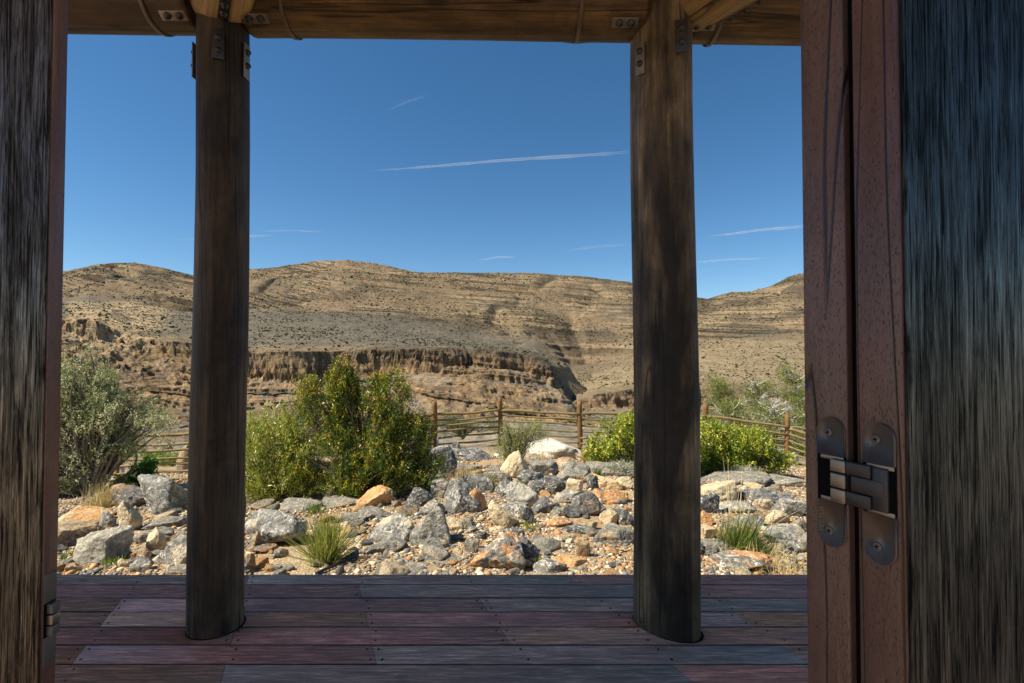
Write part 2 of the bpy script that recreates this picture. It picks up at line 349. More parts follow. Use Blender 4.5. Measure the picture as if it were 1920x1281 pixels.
# ------------------------------------------------------------------ shrubs dotting the hills
def ico(sub):
    import bmesh
    bm = bmesh.new(); bmesh.ops.create_icosphere(bm, subdivisions=sub, radius=1)
    V = np.array([v.co[:] for v in bm.verts]); F = np.array([[v.index for v in f.verts] for f in bm.faces]); bm.free(); return V, F
I1, I2, I4, I5 = ico(1), ico(2), ico(4), ico(5)
def leafmat(name, rough=.55, trans=.35, tint=1.0):
    k = NM(name); a = k.attr(); k.fin(a, rough, None, .35)
    tr = k.n('ShaderNodeBsdfTranslucent'); k.l(a, tr.inputs[0]); mx = k.n('ShaderNodeMixShader'); mx.inputs[0].default_value = trans
    k.l(k.b.outputs[0], mx.inputs[1]); k.l(tr.outputs[0], mx.inputs[2]); k.l(mx.outputs[0], k.t.nodes['Material Output'].inputs[0]); return k.m
LM = leafmat('leaf_mat'); LG = leafmat('leaf_gloss', .32, .25)
k = NM('far_shrub_mat'); FSM = k.fin(k.mix(k.noise(k.vec(rnd=True), 1.5, 2), (.03, .035, .014), (.075, .075, .032)), .9)
ii = []; nI, nJ = HY.shape
gxx = np.abs(np.gradient(HZ, axis=0)/np.gradient(HY, axis=0))
wt = (np.gradient(HY, axis=0)*HY*(gxx < .8)*(HY > 385)*(HY < 1490)*(1+.9*fbm(HX/90, HY/90, 0, 3, 99)*2)).clip(0)
wt *= np.where(HY < 560, .5, 1)*np.where(HY > 1000, 1.5, 1)
pick = rng.choice(wt.size, 42000, replace=False, p=(wt/wt.sum()).ravel())
P = np.stack([HX.ravel()[pick], HY.ravel()[pick], HZ.ravel()[pick]], -1); S = (rng.gamma(3, .25, len(P))*.68+.36)*np.where(P[:, 1] > 950, 1.25, 1)
vis = np.abs(P[:, 0]/P[:, 1]) < 1.05; o_ = np.argsort(-(S/P[:, 1]*np.where(vis, 1, .001)))
P, S = P[o_], S[o_]
vars_ = []
for q in range(4):
    Vq = I2[0]*(1+.35*rng.standard_normal((len(I2[0]), 1)))*np.array([1, 1, .75]); Vq[:, 2] += .45; vars_.append(Vq)
meshes = []
for i in range(300):
    q = i % 4
    if i < 4: o = mesh('hillside_shrub', vars_[q], I2[1], FSM)
    else: o = meshes[q].copy(); C.objects.link(o)
    if i < 4: meshes.append(o)
    o.location = P[i]; o.scale = (S[i],)*3; o.rotation_euler = (0, 0, i*1.7)
    tag(o, 'dark green scrub bush dotted on the bare slope beyond the fence', 'shrub', 'scrub bushes dotted over the hillside')
m = MB(); Pq, Sq = P[300:], S[300:]
J = I1[0][None]*(1+.3*rng.standard_normal((len(Pq), len(I1[0]), 1)))*Sq[:, None, None]*np.array([1, 1, .75])+Pq[:, None]+np.array([0, 0, .4])*Sq[:, None, None]
Fq = (I1[1][None]+(np.arange(len(Pq))*len(I1[0]))[:, None, None]).reshape(-1, 3)
tag(mesh('hillside_scrub', J.reshape(-1, 3), Fq, FSM), 'sparse dark scrub speckling the distant slopes', 'scrub', kind='stuff')
# ------------------------------------------------------------------ contrails
k = NM('contrail_mat'); k.b.inputs['Base Color'].default_value = (.9, .92, .95, 1); k.b.inputs['Roughness'].default_value = 1
tp = k.n('ShaderNodeBsdfTransparent'); mx = k.n('ShaderNodeMixShader'); a = k.attr()
nz = k.ramp(k.noise(k.vec((.0012, .0012, .004)), 1, 6, .7), [(.3, .4), (.7, 1)])
k.l(k.math('MULTIPLY', a, nz), mx.inputs[0]); k.l(tp.outputs[0], mx.inputs[1])
df = k.n('ShaderNodeBsdfTranslucent'); df.inputs[0].default_value = (.9, .92, .95, 1); ad = k.n('ShaderNodeMixShader'); ad.inputs[0].default_value = .5
k.l(k.b.outputs[0], ad.inputs[1]); k.l(df.outputs[0], ad.inputs[2]); k.l(ad.outputs[0], mx.inputs[2]); k.l(mx.outputs[0], k.t.nodes['Material Output'].inputs[0])
CTM = k.m
for (x0, y0, x1, y1, th, al, lab) in [
    (680, 321, 1200, 283, 6.0, .26, 'long white vapour trail crossing the blue sky between the two posts'),
    (325, 449, 520, 440, 3.6, .25, 'faint vapour trail low in the sky passing behind the left post'),
    (480, 432, 610, 434, 2.6, .2, 'very faint short vapour streak just right of the left post'),
    (1325, 443, 1520, 422, 5.0, .32, 'bright vapour trail right of the right post, rising to the door'),
    (1290, 492, 1440, 483, 3.4, .3, 'faint vapour trail just above the gap in the hills at right'),
    (893, 487, 970, 480, 3.2, .28, 'short vapour streak just above the middle of the ridge'),
    (1050, 470, 1185, 457, 5, .1, 'very faint vapour streak left of the right post near the ridge'),
    (722, 207, 800, 178, 5, .07, 'faint curved wisp of cloud high in the sky')]:
    n = 40; t = np.linspace(0, 1, n); m = []; cl = []
    px = x0+(x1-x0)*t; py = y0+(y1-y0)*t+.8*np.sin(t*9)
    for i in range(n):
        u, vv = ray(px[i], py[i]); Yd = 9000/max(float(ray(0, (y0+y1)/2)[1]), .05); 
        c = np.array([float(u)*Yd, Yd, CZ+float(vv)*Yd]); hw = th/960*Yd*(.25+.75*min(1, t[i]*3))*(1+.3*vn(i*.5, 0, 0, 4))
        hh = hw
        for s_, zz in ((-1, 0), (-.5, .5), (0, .6), (.5, .5), (1, 0), (.5, -.5), (0, -.6), (-.5, -.5)):
            m.append(c+np.array([0, zz*hw*.8, s_*hw*.5])); cl.append([al*(1-abs(s_))**.5*min(1, t[i]*5, (1-t[i])*5)]*3 if abs(s_) < 1 else [0]*3)
    i = np.arange(n-1)[:, None]*8; j = np.arange(8)[None]
    F = np.stack([i+j, i+(j+1) % 8, i+8+(j+1) % 8, i+8+j], -1).reshape(-1, 4)
    tag(mesh('vapour_trail', m, F, CTM, None, np.array(cl), True), lab, 'contrail')
# ------------------------------------------------------------------ rocks
def rock_mesh(name, dims, seed, mat, flat=0, sub=5, rough=.12):
    r = np.random.default_rng(seed); D, F = {5: I5, 4: I4, 2: I2}[sub]
    n = 10 if not flat else 14; N = r.standard_normal((n, 3)); N /= np.linalg.norm(N, axis=1)[:, None]
    if flat: N[0] = (.1, -.1, 1); N[1] = (-.15, .1, -1)
    dd = r.uniform(.58, 1.0, n)
    if flat: dd[:2] = .7
    dot = D@N.T; rad = np.where(dot > .05, dd/np.maximum(dot, .05), 9.)
    sm = -np.log(np.exp(-np.minimum(rad, 3)*48).sum(1))/48; sm = np.minimum(sm, 1.25)
    P = D*sm[:, None]
    o = r.uniform(0, 90, 3); q = P*1.6+o
    P = P*(1+rough*.7*fbm(q[:, 0], q[:, 1], q[:, 2], 3, seed % 97)-rough*1.3*np.abs(fbm(q[:, 0]*1.7, q[:, 1]*1.7, q[:, 2]*1.7, 5, 5, .62))+rough*.35*fbm(q[:, 0]*7, q[:, 1]*7, q[:, 2]*7, 3, 8))[:, None]
    lo, hi = P.min(0), P.max(0); P = (P-(lo+hi)/2)/(hi-lo)*np.array(dims)
    return P, F
SHADEF = [0]
def boulder(px, yb, wpx, hpx, kind, label, seed, dep=.75, tilt=0, flat=0, lift=0, group=None, name='boulder'):
    X, Y, Z = hit(px, yb-.12*hpx); s = Y/960
    w = wpx*s*1.06; d = wpx*s*dep; hc = (CZ-Z)/Y; Hh = max(hpx*s*1.15-d*hc*.5, .34*hpx*s)
    Hh *= (.86 if wpx > 60 and not flat else 1); Hf = Hh*1.35                     # a quarter lies in the ground
    P, F = rock_mesh(name, (w, d, Hf), seed, None, flat)
    ca, sa = math.cos(tilt), math.sin(tilt)
    P = P@np.array([[ca, 0, -sa], [0, 1, 0], [sa, 0, ca]]).T
    yy = Y+d*.42; xx = X*yy/Y
    o = mesh(name, P, F, RM[kind], None, None, True, (xx, yy, float(ground_z(xx, yy))+Hh-Hf/2-.02*Hh+lift))
    tag(o, label, 'boulder' if wpx > 50 else 'rock', group); return o
BL = [
 (245,958,82,50,'brown','tan boulder in dappled shade beneath the leafy green plant',11,{}),
 (312,973,126,84,'grey','large grey boulder leaning against the left post',12,dict(tilt=-.3)),
 (352,893,40,50,'brown','small red-brown rock perched above the large grey boulder at the left post',13,{}),
 (162,987,88,38,'orange','pale orange pitted boulder beside the left door, behind the grey slab',14,{}),
 (203,994,34,34,'grey','grey end block touching the right side of the pale orange pitted boulder',15,{}),
 (146,1032,100,50,'slab','broad grey slab against the left door, below the pale orange boulder',16,dict(flat=1)),
 (243,1005,43,56,'cream','upright cream rock with a black flank left of the large grey boulder',17,{}),
 (195,1067,88,74,'light','big pale grey boulder with an orange lower right side near the left door',18,dict(tilt=.2)),
 (226,1022,34,24,'grey','small grey block behind the big pale boulder near the left door',19,{}),
 (305,997,78,22,'slab','thin flat grey slab below the large grey boulder at the left post',20,dict(flat=1)),
 (292,1024,82,30,'slab','curved grey slab behind the upright cream and tan stones',21,dict(flat=1)),
 (294,1042,36,44,'cream','narrow upright cream stone with shaded brown side left of the left post',22,dict(tilt=.3)),
 (270,1053,36,22,'brown','small tan block in front of the curved grey slab',23,{}),
 (264,1077,44,28,'grey','grey rock at the deck edge left of the left post',24,{}),
 (336,1068,78,60,'grey','grey ridged boulder half hidden by the foot of the left post',25,dict(tilt=-.3)),
 (340,1080,46,17,'slab','low pale slab at the deck edge touching the left post',26,dict(flat=1)),
 (143,1074,28,17,'brown','small brown stone at the deck edge near the left door',27,{}),
 (122,1072,26,20,'slab','small flat grey stone at the deck edge beside the left door',28,dict(flat=1)),
 (232,1068,22,18,'cream','little cream stone right of the big pale boulder',29,{}),
 (520,1036,108,74,'grey','large smooth grey boulder just right of the left post',30,dict(tilt=-.15)),
 (500,985,64,22,'slab','flat grey slab behind the large smooth boulder right of the left post',31,dict(flat=1)),
 (477,1042,24,38,'brown','tan upright rock touching the right side of the left post',32,{}),
 (470,1078,16,34,'brown','narrow tan stone at the deck edge by the left post',33,{}),
 (528,1050,25,19,'brown','small tan pebble-like rock in front of the large smooth grey boulder',34,{}),
 (492,960,46,20,'slab','pale ledge rock under the light green shrub',35,dict(flat=1)),
 (562,961,84,20,'slab','long low ledge rock below the gap between the two shrubs',36,dict(flat=1)),
 (640,956,84,20,'slab','low tan-grey ledge under the red-flecked shrub, left of the orange boulder',37,dict(flat=1)),
 (705,976,70,22,'slab','low grey ledge directly in front of the orange boulder',38,dict(flat=1)),
 (703,956,68,44,'orange','bright orange boulder at the foot of the red-flecked shrub',39,{}),
 (662,986,50,22,'slab','grey wedge slab behind the broom-like bush, to its right',40,dict(flat=1)),
 (648,988,24,10,'cream','thin cream chip beside the grey wedge slab',41,dict(flat=1)),
 (702,1042,48,18,'cream','low tan-topped wedge stone in front of the white-streaked boulder',42,dict(flat=1)),
 (732,1028,98,56,'grey','white-streaked grey boulder right of the broom-like bush',43,dict(tilt=.25)),
 (810,1034,78,80,'light','tall smooth grey boulder overhanging a dark orange hollow',44,{}),
 (806,974,54,30,'grey','cracked grey rock behind the tall smooth overhanging boulder',45,{}),
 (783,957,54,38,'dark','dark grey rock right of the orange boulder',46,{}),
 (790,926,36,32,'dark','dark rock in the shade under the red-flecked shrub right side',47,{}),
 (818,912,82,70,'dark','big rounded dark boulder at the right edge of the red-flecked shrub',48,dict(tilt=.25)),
 (826,940,38,38,'grey','grey wedge with a cream top edge right of the dark rounded boulder',49,{}),
 (866,970,74,70,'mix','dark boulder with rusty orange spots in the middle of the rock field',50,{}),
 (897,964,32,40,'orange','orange sliver of rock leaning on the rust-spotted boulder',51,dict(tilt=.6)),
 (891,932,68,44,'grey','pale veined grey boulder behind the rust-spotted boulder',52,{}),
 (849,998,40,24,'cream','cream-topped stone right of the tall smooth boulder',53,{}),
 (926,1080,116,74,'mix','big veined boulder with orange crest at the deck edge mid way between the posts',54,dict(tilt=.15)),
 (981,1058,64,48,'dark','dark squared rock behind the orange-crested boulder',55,{}),
 (985,1068,28,18,'cream','little yellowish stone at the foot of the dark squared rock',56,{}),
 (790,1080,86,16,'slab','low grey slab at the deck edge right of the black pipe',57,dict(flat=1)),
 (834,1060,60,12,'slab','thin flat slab in the gravel left of the orange-crested boulder',58,dict(flat=1)),
 (885,1040,28,26,'slab','pale grey flat stone left of the orange-crested boulder',59,dict(flat=1)),
 (1030,1082,62,32,'mix','grey and orange striped rock at the deck edge',60,{}),
 (1062,1068,78,26,'orange','pale orange lumpy rock at the deck edge right of centre',61,{}),
 (1093,1050,28,36,'brown','pointed tan stone with a white face right of centre',62,{}),
 (1150,1026,78,34,'slab','wide half-buried slab left of the right post',63,dict(flat=1)),
 (944,998,44,54,'cream','upright cream rock split in two in the middle gravel',64,dict(tilt=.35)),
 (980,987,42,36,'mix','block half orange half grey right of the split cream rock',65,{}),
 (933,1003,30,12,'cream','flat white stone in front of the split cream rock',66,dict(flat=1)),
 (965,1009,36,14,'dark','low black stone right of the flat white stone',67,dict(flat=1)),
 (980,957,60,44,'light','rounded grey boulder with a cream cap in the centre of the rocks',68,{}),
 (965,966,52,22,'grey','grey rock just below the cream-capped round boulder',69,{}),
 (1020,967,42,30,'dark','dark angular rock right of the cream-capped boulder',70,{}),
 (1046,973,30,20,'light','small round cream and grey rock in the centre right',71,{}),
 (1072,974,38,24,'dark','dark angular rock beside the brown pyramid rock',72,{}),
 (1098,972,58,42,'brown','brown pyramid-shaped rock left of the right post',73,{}),
 (1064,946,48,22,'light','white-veined low slab above the small round cream rock',74,dict(flat=1)),
 (995,917,50,32,'dark','black craggy rock behind the cream-capped boulder',75,{}),
 (955,933,56,30,'grey','grey rock with a cream rim left of the cream-capped boulder',76,{}),
 (1006,932,30,26,'dark','round dark rock with an orange spot',77,{}),
 (1042,929,46,34,'dark','veined dark grey rock below the long log-shaped slab',78,{}),
 (1072,912,68,24,'slab','long log-shaped grey slab in the upper rock field',79,dict(flat=1)),
 (1077,931,32,28,'cream','cream and pink upright rock below the log-shaped slab',80,{}),
 (1134,923,62,32,'orange','flat-faced salmon orange rock near the right post',81,{}),
 (1114,922,28,26,'dark','dark rock joined to the left of the salmon orange rock',82,{}),
 (1136,950,88,34,'mix','long slab with a rusty hollow front beside the right post',83,{}),
 (1142,986,36,26,'cream','thin white upright flake standing left of the right post',84,{}),
 (1176,990,30,28,'dark','dark rock half hidden by the left edge of the right post',85,{}),
 (1122,961,28,18,'grey','grey rock below the rusty hollow slab',86,{}),
 (1076,1003,56,14,'dark','low row of black stones in the gravel right of centre',87,dict(flat=1)),
 (1046,992,58,18,'mix','flat grey slab with orange stain level with the gravel',88,dict(flat=1)),
 (1036,866,142,44,'white','largest white boulder in front of the fence',89,{}),
 (1101,870,42,22,'brown','craggy brown end of rock right of the largest white boulder',90,{}),
 (968,903,54,48,'cream','pitted cream and orange rock below the largest white boulder',91,dict(tilt=-.4)),
 (1018,895,56,30,'slab','dark flat-topped slab beneath the largest white boulder',92,dict(flat=1)),
 (1064,886,62,26,'brown','tan boulder under the right end of the largest white boulder',93,{}),
 (1124,891,62,22,'slab','flat slab between the white boulder and the right post',94,dict(flat=1)),
 (888,868,84,24,'dark','dark slab outcrop just inside the fence left of the thin bush',95,dict(flat=1)),
 (842,866,24,12,'cream','little cream rock below the fence post right of the shrub',96,{}),
 (872,887,64,16,'slab','low slab behind the dry tuft in the upper rock field',97,dict(flat=1)),
 (931,892,32,18,'slab','small slab below the thin bush at the fence',98,dict(flat=1)),
 (936,907,54,22,'dark','low veined dark rock behind the dry brown tuft',99,{}),
 (1142,895,28,16,'light','pale cracked rock under the low grey bush',100,{}),
 (1168,897,30,12,'slab','flat grey stone touching the right post high in the rock field',101,dict(flat=1)),
 (1168,922,34,24,'cream','cream rock half hidden behind the right post',102,{}),
 (1343,944,76,42,'cream','cream-faced boulder with a black spot right of the right post',103,{}),
 (1428,946,92,30,'dark','long dark pointed rock right of the cream-faced boulder',104,{}),
 (1374,912,140,28,'slab','broad low outcrop below the yellow-green bush',105,dict(flat=1)),
 (1476,915,76,22,'slab','low outcrop by the right door below the fence post',106,dict(flat=1)),
 (1322,968,58,40,'dark','pair of black rocks touching the right post on its right',107,{}),
 (1386,966,74,26,'grey','grey rock behind the grass clump with the dry stalks',108,{}),
 (1436,959,32,20,'cream','small cream and grey wedge above the grass clump',109,{}),
 (1480,975,66,42,'grey','grey layered boulder beside the right door',110,{}),
 (1474,1042,86,54,'grey','big white-streaked boulder right of the grass clump',111,{}),
 (1322,990,26,26,'orange','orange rock right of the right post',112,{}),
 (1318,1015,46,28,'cream','flat cream slab touching the right post',113,dict(flat=1)),
 (1386,1080,112,46,'mix','arched rock with orange and blue-black hollow at the deck edge',114,dict(tilt=.15)),
 (1457,986,46,26,'cream','cream and orange rock above the white-streaked boulder',115,{}),
 (1499,1057,20,13,'light','little pale stone in the straw by the right door',116,{}),
 (1404,992,64,26,'grey','grey rock directly behind the grass clump with the dry stalks',117,{}),
 (1496,1001,28,26,'slab','grey rock at the right door below the layered boulder',118,{}),
 (1340,1040,66,22,'slab','tan flat slab behind the arched rock',119,dict(flat=1)),
 (1028,1019,14,10,'cream','yellow earthy lump leftmost of the row in the gravel',120,{}),
 (1048,1019,16,11,'cream','yellow earthy lump in the middle of the row in the gravel',121,{}),
 (1068,1022,15,11,'cream','yellow earthy lump rightmost of the row in the gravel',122,{}),
 (1012,1030,16,14,'brown','brownish earthy lump right of the dark squared rock',123,{}),
 (855,856,20,26,'dark','pointed dark stone standing behind the fence rails',124,{}),
]
occ = []
for (x, y, w_, h_, kd, lab, sd_, kw) in BL:
    o = boulder(x, y, w_, h_, kd, lab, sd_, **kw); occ.append((o.location.x, o.location.y, w_*o.location.y/960*.5))
occ = np.array(occ)
# loose stones, each an object
kinds = ['grey', 'dark', 'light', 'orange', 'cream', 'mix', 'brown', 'slab']; protos = []
for i in range(16):
    P, F = rock_mesh('stone', (1, .8, .55), 300+i, None, i % 3 == 0, sub=4, rough=.11); protos.append((P, F))
LBL = {'grey': 'small grey', 'dark': 'small dark grey', 'light': 'small pale grey', 'orange': 'small orange', 'cream': 'small cream', 'mix': 'small rust-stained', 'brown': 'small brown', 'slab': 'small flat grey'}
src = {}; cnt = 0
while cnt < 298:
    px = rng.uniform(60, 1560); py = rng.uniform(872, 1084); X, Y, Z = hit(px, py)
    s = float(rng.gamma(2.3, .036)+.06)*(.7+Y*.055)
    if py < 890: s *= 1.3
    if ((np.hypot(occ[:, 0]-X, occ[:, 1]-Y) < occ[:, 2]*.9)).any(): continue
    kd = kinds[rng.choice(8, p=[.22, .13, .16, .13, .17, .06, .06, .07])]; q = int(rng.integers(16))
    if (kd, q) in src: o = src[(kd, q)].copy(); C.objects.link(o)
    else: o = mesh('stone', protos[q][0], protos[q][1], RM[kd], None, None, True); src[(kd, q)] = o
    o.location = (X, Y, Z+s*.14); o.scale = (s, s, s*rng.uniform(.6, 1.2)); o.rotation_euler = (rng.uniform(-.2, .2), rng.uniform(-.2, .2), rng.uniform(0, 6.3))
    tag(o, LBL[kd]+' loose stone among the boulders of the rock field', 'stone', LBL[kd]+' stones scattered in the rock field'); cnt += 1
# gravel: nobody could count it
n = 130000; px = rng.uniform(-150, 1750, n); Yg = 3.4+8.5*rng.random(n)**1.5; Xg = ray(px, 900)[0]*Yg; Zg = ground_z(Xg, Yg)
sz = rng.gamma(1.7, .0045, n)*(.8+Yg*.06)+.003; dens = fbm(Xg*1.1, Yg*1.1, 0, 3, 77) > -.42; Xg, Yg, Zg, sz = [a[dens] for a in (Xg, Yg, Zg, sz)]; n = len(Xg)
B = ico(1); Vv = B[0][None]*(1+.28*rng.standard_normal((n, 12, 1)))*sz[:, None, None]*np.stack([np.ones(n), rng.uniform(.5, 1, n), rng.uniform(.3, .7, n)], -1)[:, None]
an = rng.uniform(0, 6.3, n); c_, s_ = np.cos(an)[:, None], np.sin(an)[:, None]
Vv = np.stack([Vv[..., 0]*c_-Vv[..., 1]*s_, Vv[..., 0]*s_+Vv[..., 1]*c_, Vv[..., 2]], -1)+np.stack([Xg, Yg, Zg+sz*.25], -1)[:, None]
pal = np.array([(.14, .14, .135), (.22, .21, .19), (.36, .31, .24), (.6, .5, .34), (.52, .3, .13), (.42, .22, .09), (.7, .64, .52), (.3, .24, .16)])
gc = pal[rng.choice(8, n, p=[.15, .17, .15, .14, .13, .08, .06, .12])]*rng.uniform(.8, 1.2, (n, 1))
k = NM('gravel_mat'); GRM = k.fin(k.mix(1.0, k.attr(), k.ramp(k.noise(k.vec(), 90, 3, .7), [(.3, .7), (.7, 1.2)]), 'MULTIPLY'), .9, None, .2)
tag(mesh('gravel', Vv.reshape(-1, 3), (B[1][None]+(np.arange(n)*12)[:, None, None]).reshape(-1, 3), GRM, None, np.repeat(gc, 12, 0)), 'loose mixed gravel between the boulders', 'gravel', kind='stuff')
# ------------------------------------------------------------------ plants
def unit(a): return a/(np.linalg.norm(a, axis=-1, keepdims=True)+1e-9)
def leaves(Pn, Dn, L, W, cols, r, thick=0):
    """a rhombic leaf with a slight fold at each point, along each direction"""
    n = len(Pn); s = unit(np.cross(Dn, r.standard_normal((n, 3)))); nn = np.cross(Dn, s)
    L = (L*r.uniform(.6, 1.25, n))[:, None]; W = (W*r.uniform(.7, 1.2, n))[:, None]
    V = np.stack([Pn, Pn+Dn*L*.5+s*W*.5+nn*W*.12, Pn+Dn*L-nn*W*.25, Pn+Dn*L*.5-s*W*.5+nn*W*.12], 1).reshape(-1, 3)
    i = np.arange(n)[:, None]*4; F = i+np.array([[0, 1, 2, 3]]); return V, F, np.repeat(cols, 4, 0)
def crown(lobes, ntw, per, tl, L, W, pal, wts, r, up=.5, spread=.8, out=.5, clump=2.2, cth=-.12, flow=None, axis=(0, 0), inner=0.0):
    lb = np.array(lobes, float); vol = lb[:, 3]*lb[:, 4]*lb[:, 5]; pk = r.choice(len(lb), ntw*2, p=vol**.8/(vol**.8).sum())
    d = unit(r.standard_normal((ntw*2, 3))); rad = (inner+(1-inner)*r.random(ntw*2))**out
    rad *= 1+.16*vn(d[:, 0]*2.4+pk, d[:, 1]*2.4, d[:, 2]*2.4, 3)
    E = lb[pk, :3]+d*rad[:, None]*lb[pk, 3:]
    keep = (fbm(E[:, 0]*clump, E[:, 1]*clump, E[:, 2]*clump, 3, int(r.integers(90))) > cth) & (E[:, 2] > .02); E = E[keep][:ntw]; pk = pk[keep][:ntw]
    T = unit(unit(E-np.array([axis[0], axis[1], 0])*1.0-np.array([0, 0, .1]))*.6+np.array([0, 0, up])+.35*r.standard_normal(E.shape))
    t = r.random((len(E), per, 1)); Pn = E[:, None]-T[:, None]*tl*t+r.standard_normal((len(E), per, 3))*tl*.05
    Dn = unit(T[:, None]+spread*r.standard_normal((len(E), per, 3)))
    pc = 1.55*np.array(pal)[r.choice(len(pal), len(E), p=wts)]; cl = pc[:, None]*r.uniform(.7, 1.3, (len(E), per, 1))
    out_ = leaves(Pn.reshape(-1, 3), Dn.reshape(-1, 3), L, W, cl.reshape(-1, 3), r)
    fl = None
    if flow:
        fr, fpal, fs = flow; wgt = r.random(len(E)) < fr*np.clip(.35+E[:, 2]/E[:, 2].max(), 0, 1.2); Ef = E[wgt]+T[wgt]*.02
        q = 7; Pf = Ef[:, None]+r.standard_normal((len(Ef), q, 3))*fs*.9; Df = unit(r.standard_normal((len(Ef), q, 3))+np.array([0, 0, .4]))
        cf = np.array(fpal)[r.choice(len(fpal), len(Ef))][:, None]*r.uniform(.75, 1.25, (len(Ef), q, 1)); fl = leaves(Pf.reshape(-1, 3), Df.reshape(-1, 3), fs, fs*.8, cf.reshape(-1, 3), r)
    return out_, fl, E, T
def stems(E, T, base, r, n=60, r0=.02, nb=4, bend=.25):
    m = MB(); idx = r.choice(len(E), min(n, len(E)), replace=False)
    tips = E[idx]; roots = [np.array(base)+np.array([r.normal(0, .04), r.normal(0, .04), -.06]) for _ in range(nb)]
    for p in tips:
        b = roots[int(r.integers(nb))]; t = np.linspace(0, 1, 9)[:, None]; mid = b+(p-b)*np.array([.3, .3, .62])+r.normal(0, bend*.3, 3)
        q = (1-t)**2*b+2*t*(1-t)*mid+t*t*p+.012*r.standard_normal((9, 3))*np.sin(t*3.1)
        V, F = tube(q, r0*(1-t[:, 0])**.8*r.uniform(.5, 1)+.0022, 5, False); m.add(V, F)
    return m
def barkmat(name, a, b_):
    k = NM(name); v = k.vec((18, 18, 4)); n = k.noise(v, 2, 6, .65); return k.fin(k.mix(k.ramp(n, [(.35, 0), (.65, 1)]), a, b_), .9, k.bump(n, .8, .01), .1)
BK = barkmat('bark', (.10, .085, .065), (.24, .21, .17)); BKW = barkmat('bark_bleached', (.42, .39, .34), (.66, .63, .57))
def plant(name, px, yb, label, cat, lobes, cr, st, mat=None, group=None, loc=None, bark=None, fname='foliage', seed=1, dep=0):
    r = np.random.default_rng(seed); X, Y, Z = loc if loc else hit(px, yb)
    yy = Y+dep; X *= yy/Y; Y = yy; Z = float(ground_z(X, Y)) if not loc else Z
    root = empty(name, (X, Y, Z), label, cat, group); tot = None
    (V, F, Cc), fl, E, T = crown(lobes, r=r, **cr)
    mesh(fname, V, F, mat or LM, root, Cc)
    if fl: mesh('flowers', fl[0], fl[1], LM, root, fl[2])
    if st: stems(E, T, (0, 0, 0), r, **st).build('stem', bark or BK, root, True)
    return root
s8 = 8.2/960
# silvery tree at left
plant('olive_tree', 172, 932, 'bushy silver-green tree beside the left door, taller than the fence', 'tree',
 [(-.45, 0, 2.2, .5, .5, .42), (-.1, 0, 2.05, .5, .45, .4), (-.75, 0, 1.9, .6, .5, .5), (-.35, 0, 1.8, .62, .55, .55), (-.9, 0, 1.3, .8, .7, .7), (.15, 0, 1.5, .75, .7, .5), (.75, 0, 1.35, .6, .5, .42), (1.15, 0, 1.1, .42, .4, .3), (.6, 0, 1.0, .6, .5, .32), (-.3, .1, 2.6, .2, .2, .18), (-.7, 0, .75, .7, .5, .5), (.3, .1, 1.95, .3, .3, .3), (-.8, -.1, .3, .8, .5, .32), (-1.1, 0, .8, .5, .5, .6), (-.1, -.2, .5, .6, .35, .4), (-.75, -.25, .55, .6, .35, .45)],
 dict(ntw=6600, per=14, tl=.22, L=.034, W=.015, pal=[(.3, .31, .15), (.16, .19, .07), (.5, .48, .31), (.08, .105, .03), (.58, .54, .38)], wts=[.3, .32, .14, .2, .04], up=.25, spread=.9, out=.55, clump=3.6, cth=.015),
 dict(n=330, r0=.05, nb=5, bend=.6), seed=21, dep=.3)
# light green willow-leaved shrub
plant('willow_leaf_shrub', 512, 943, 'light green narrow-leaved shrub just right of the left post', 'shrub',
 [(-.1, 0, .75, .5, .45, .62), (.35, 0, .62, .42, .42, .55), (-.4, .1, .8, .4, .4, .5), (.05, 0, 1.12, .3, .28, .32), (-.2, 0, .3, .7, .5, .3), (.45, -.05, .35, .45, .35, .3)],
 dict(ntw=2500, per=13, tl=.22, L=.062, W=.0125, pal=[(.26, .28, .045), (.14, .18, .025), (.37, .36, .09), (.44, .43, .2)], wts=[.38, .32, .2, .1], up=.9, spread=.45, out=.5, clump=3, cth=-.15),
 dict(n=160, r0=.014, nb=9, bend=.2), mat=LG, seed=22, dep=.35)
# big shrub with red and yellow seed heads
FL = [(.55, .2, .08), (.6, .3, .08), (.62, .45, .07), (.55, .45, .06), (.45, .12, .08), (.6, .5, .1)]
plant('flowering_shrub', 680, 946, 'tall dark green shrub flecked with red and yellow seed heads', 'shrub',
 [(-.8, .1, 1.25, .3, .33, .46), (-.78, .1, 1.6, .15, .18, .2), (-.33, .1, 1.42, .33, .34, .5), (-.3, 0, 1.5, .22, .25, .45), (-.32, .1, 1.72, .2, .22, .26), (.33, 0, 1.3, .42, .4, .5), (.33, 0, 1.62, .25, .22, .26), (.72, 0, .9, .33, .33, .36), (-.5, 0, .7, .6, .5, .55), (.25, -.05, .6, .75, .5, .5), (.8, -.05, .42, .42, .4, .3), (-.1, -.1, .3, .9, .45, .3)],
 dict(ntw=6800, per=13, tl=.16, L=.05, W=.0105, pal=[(.08, .125, .015), (.035, .065, .012), (.17, .19, .02), (.36, .31, .035)], wts=[.34, .3, .24, .12], up=.75, spread=.6, out=.5, clump=3.2, cth=-.05, flow=(.22, FL, .021)),
 dict(n=260, r0=.02, nb=8, bend=.25), mat=LG, seed=23, dep=.55)
YG = dict(pal=[(.26, .28, .03), (.14, .19, .02), (.44, .41, .07), (.07, .11, .015)], wts=[.33, .3, .17, .2], up=.45, spread=.8, out=.45, clump=2.6, cth=-.14)
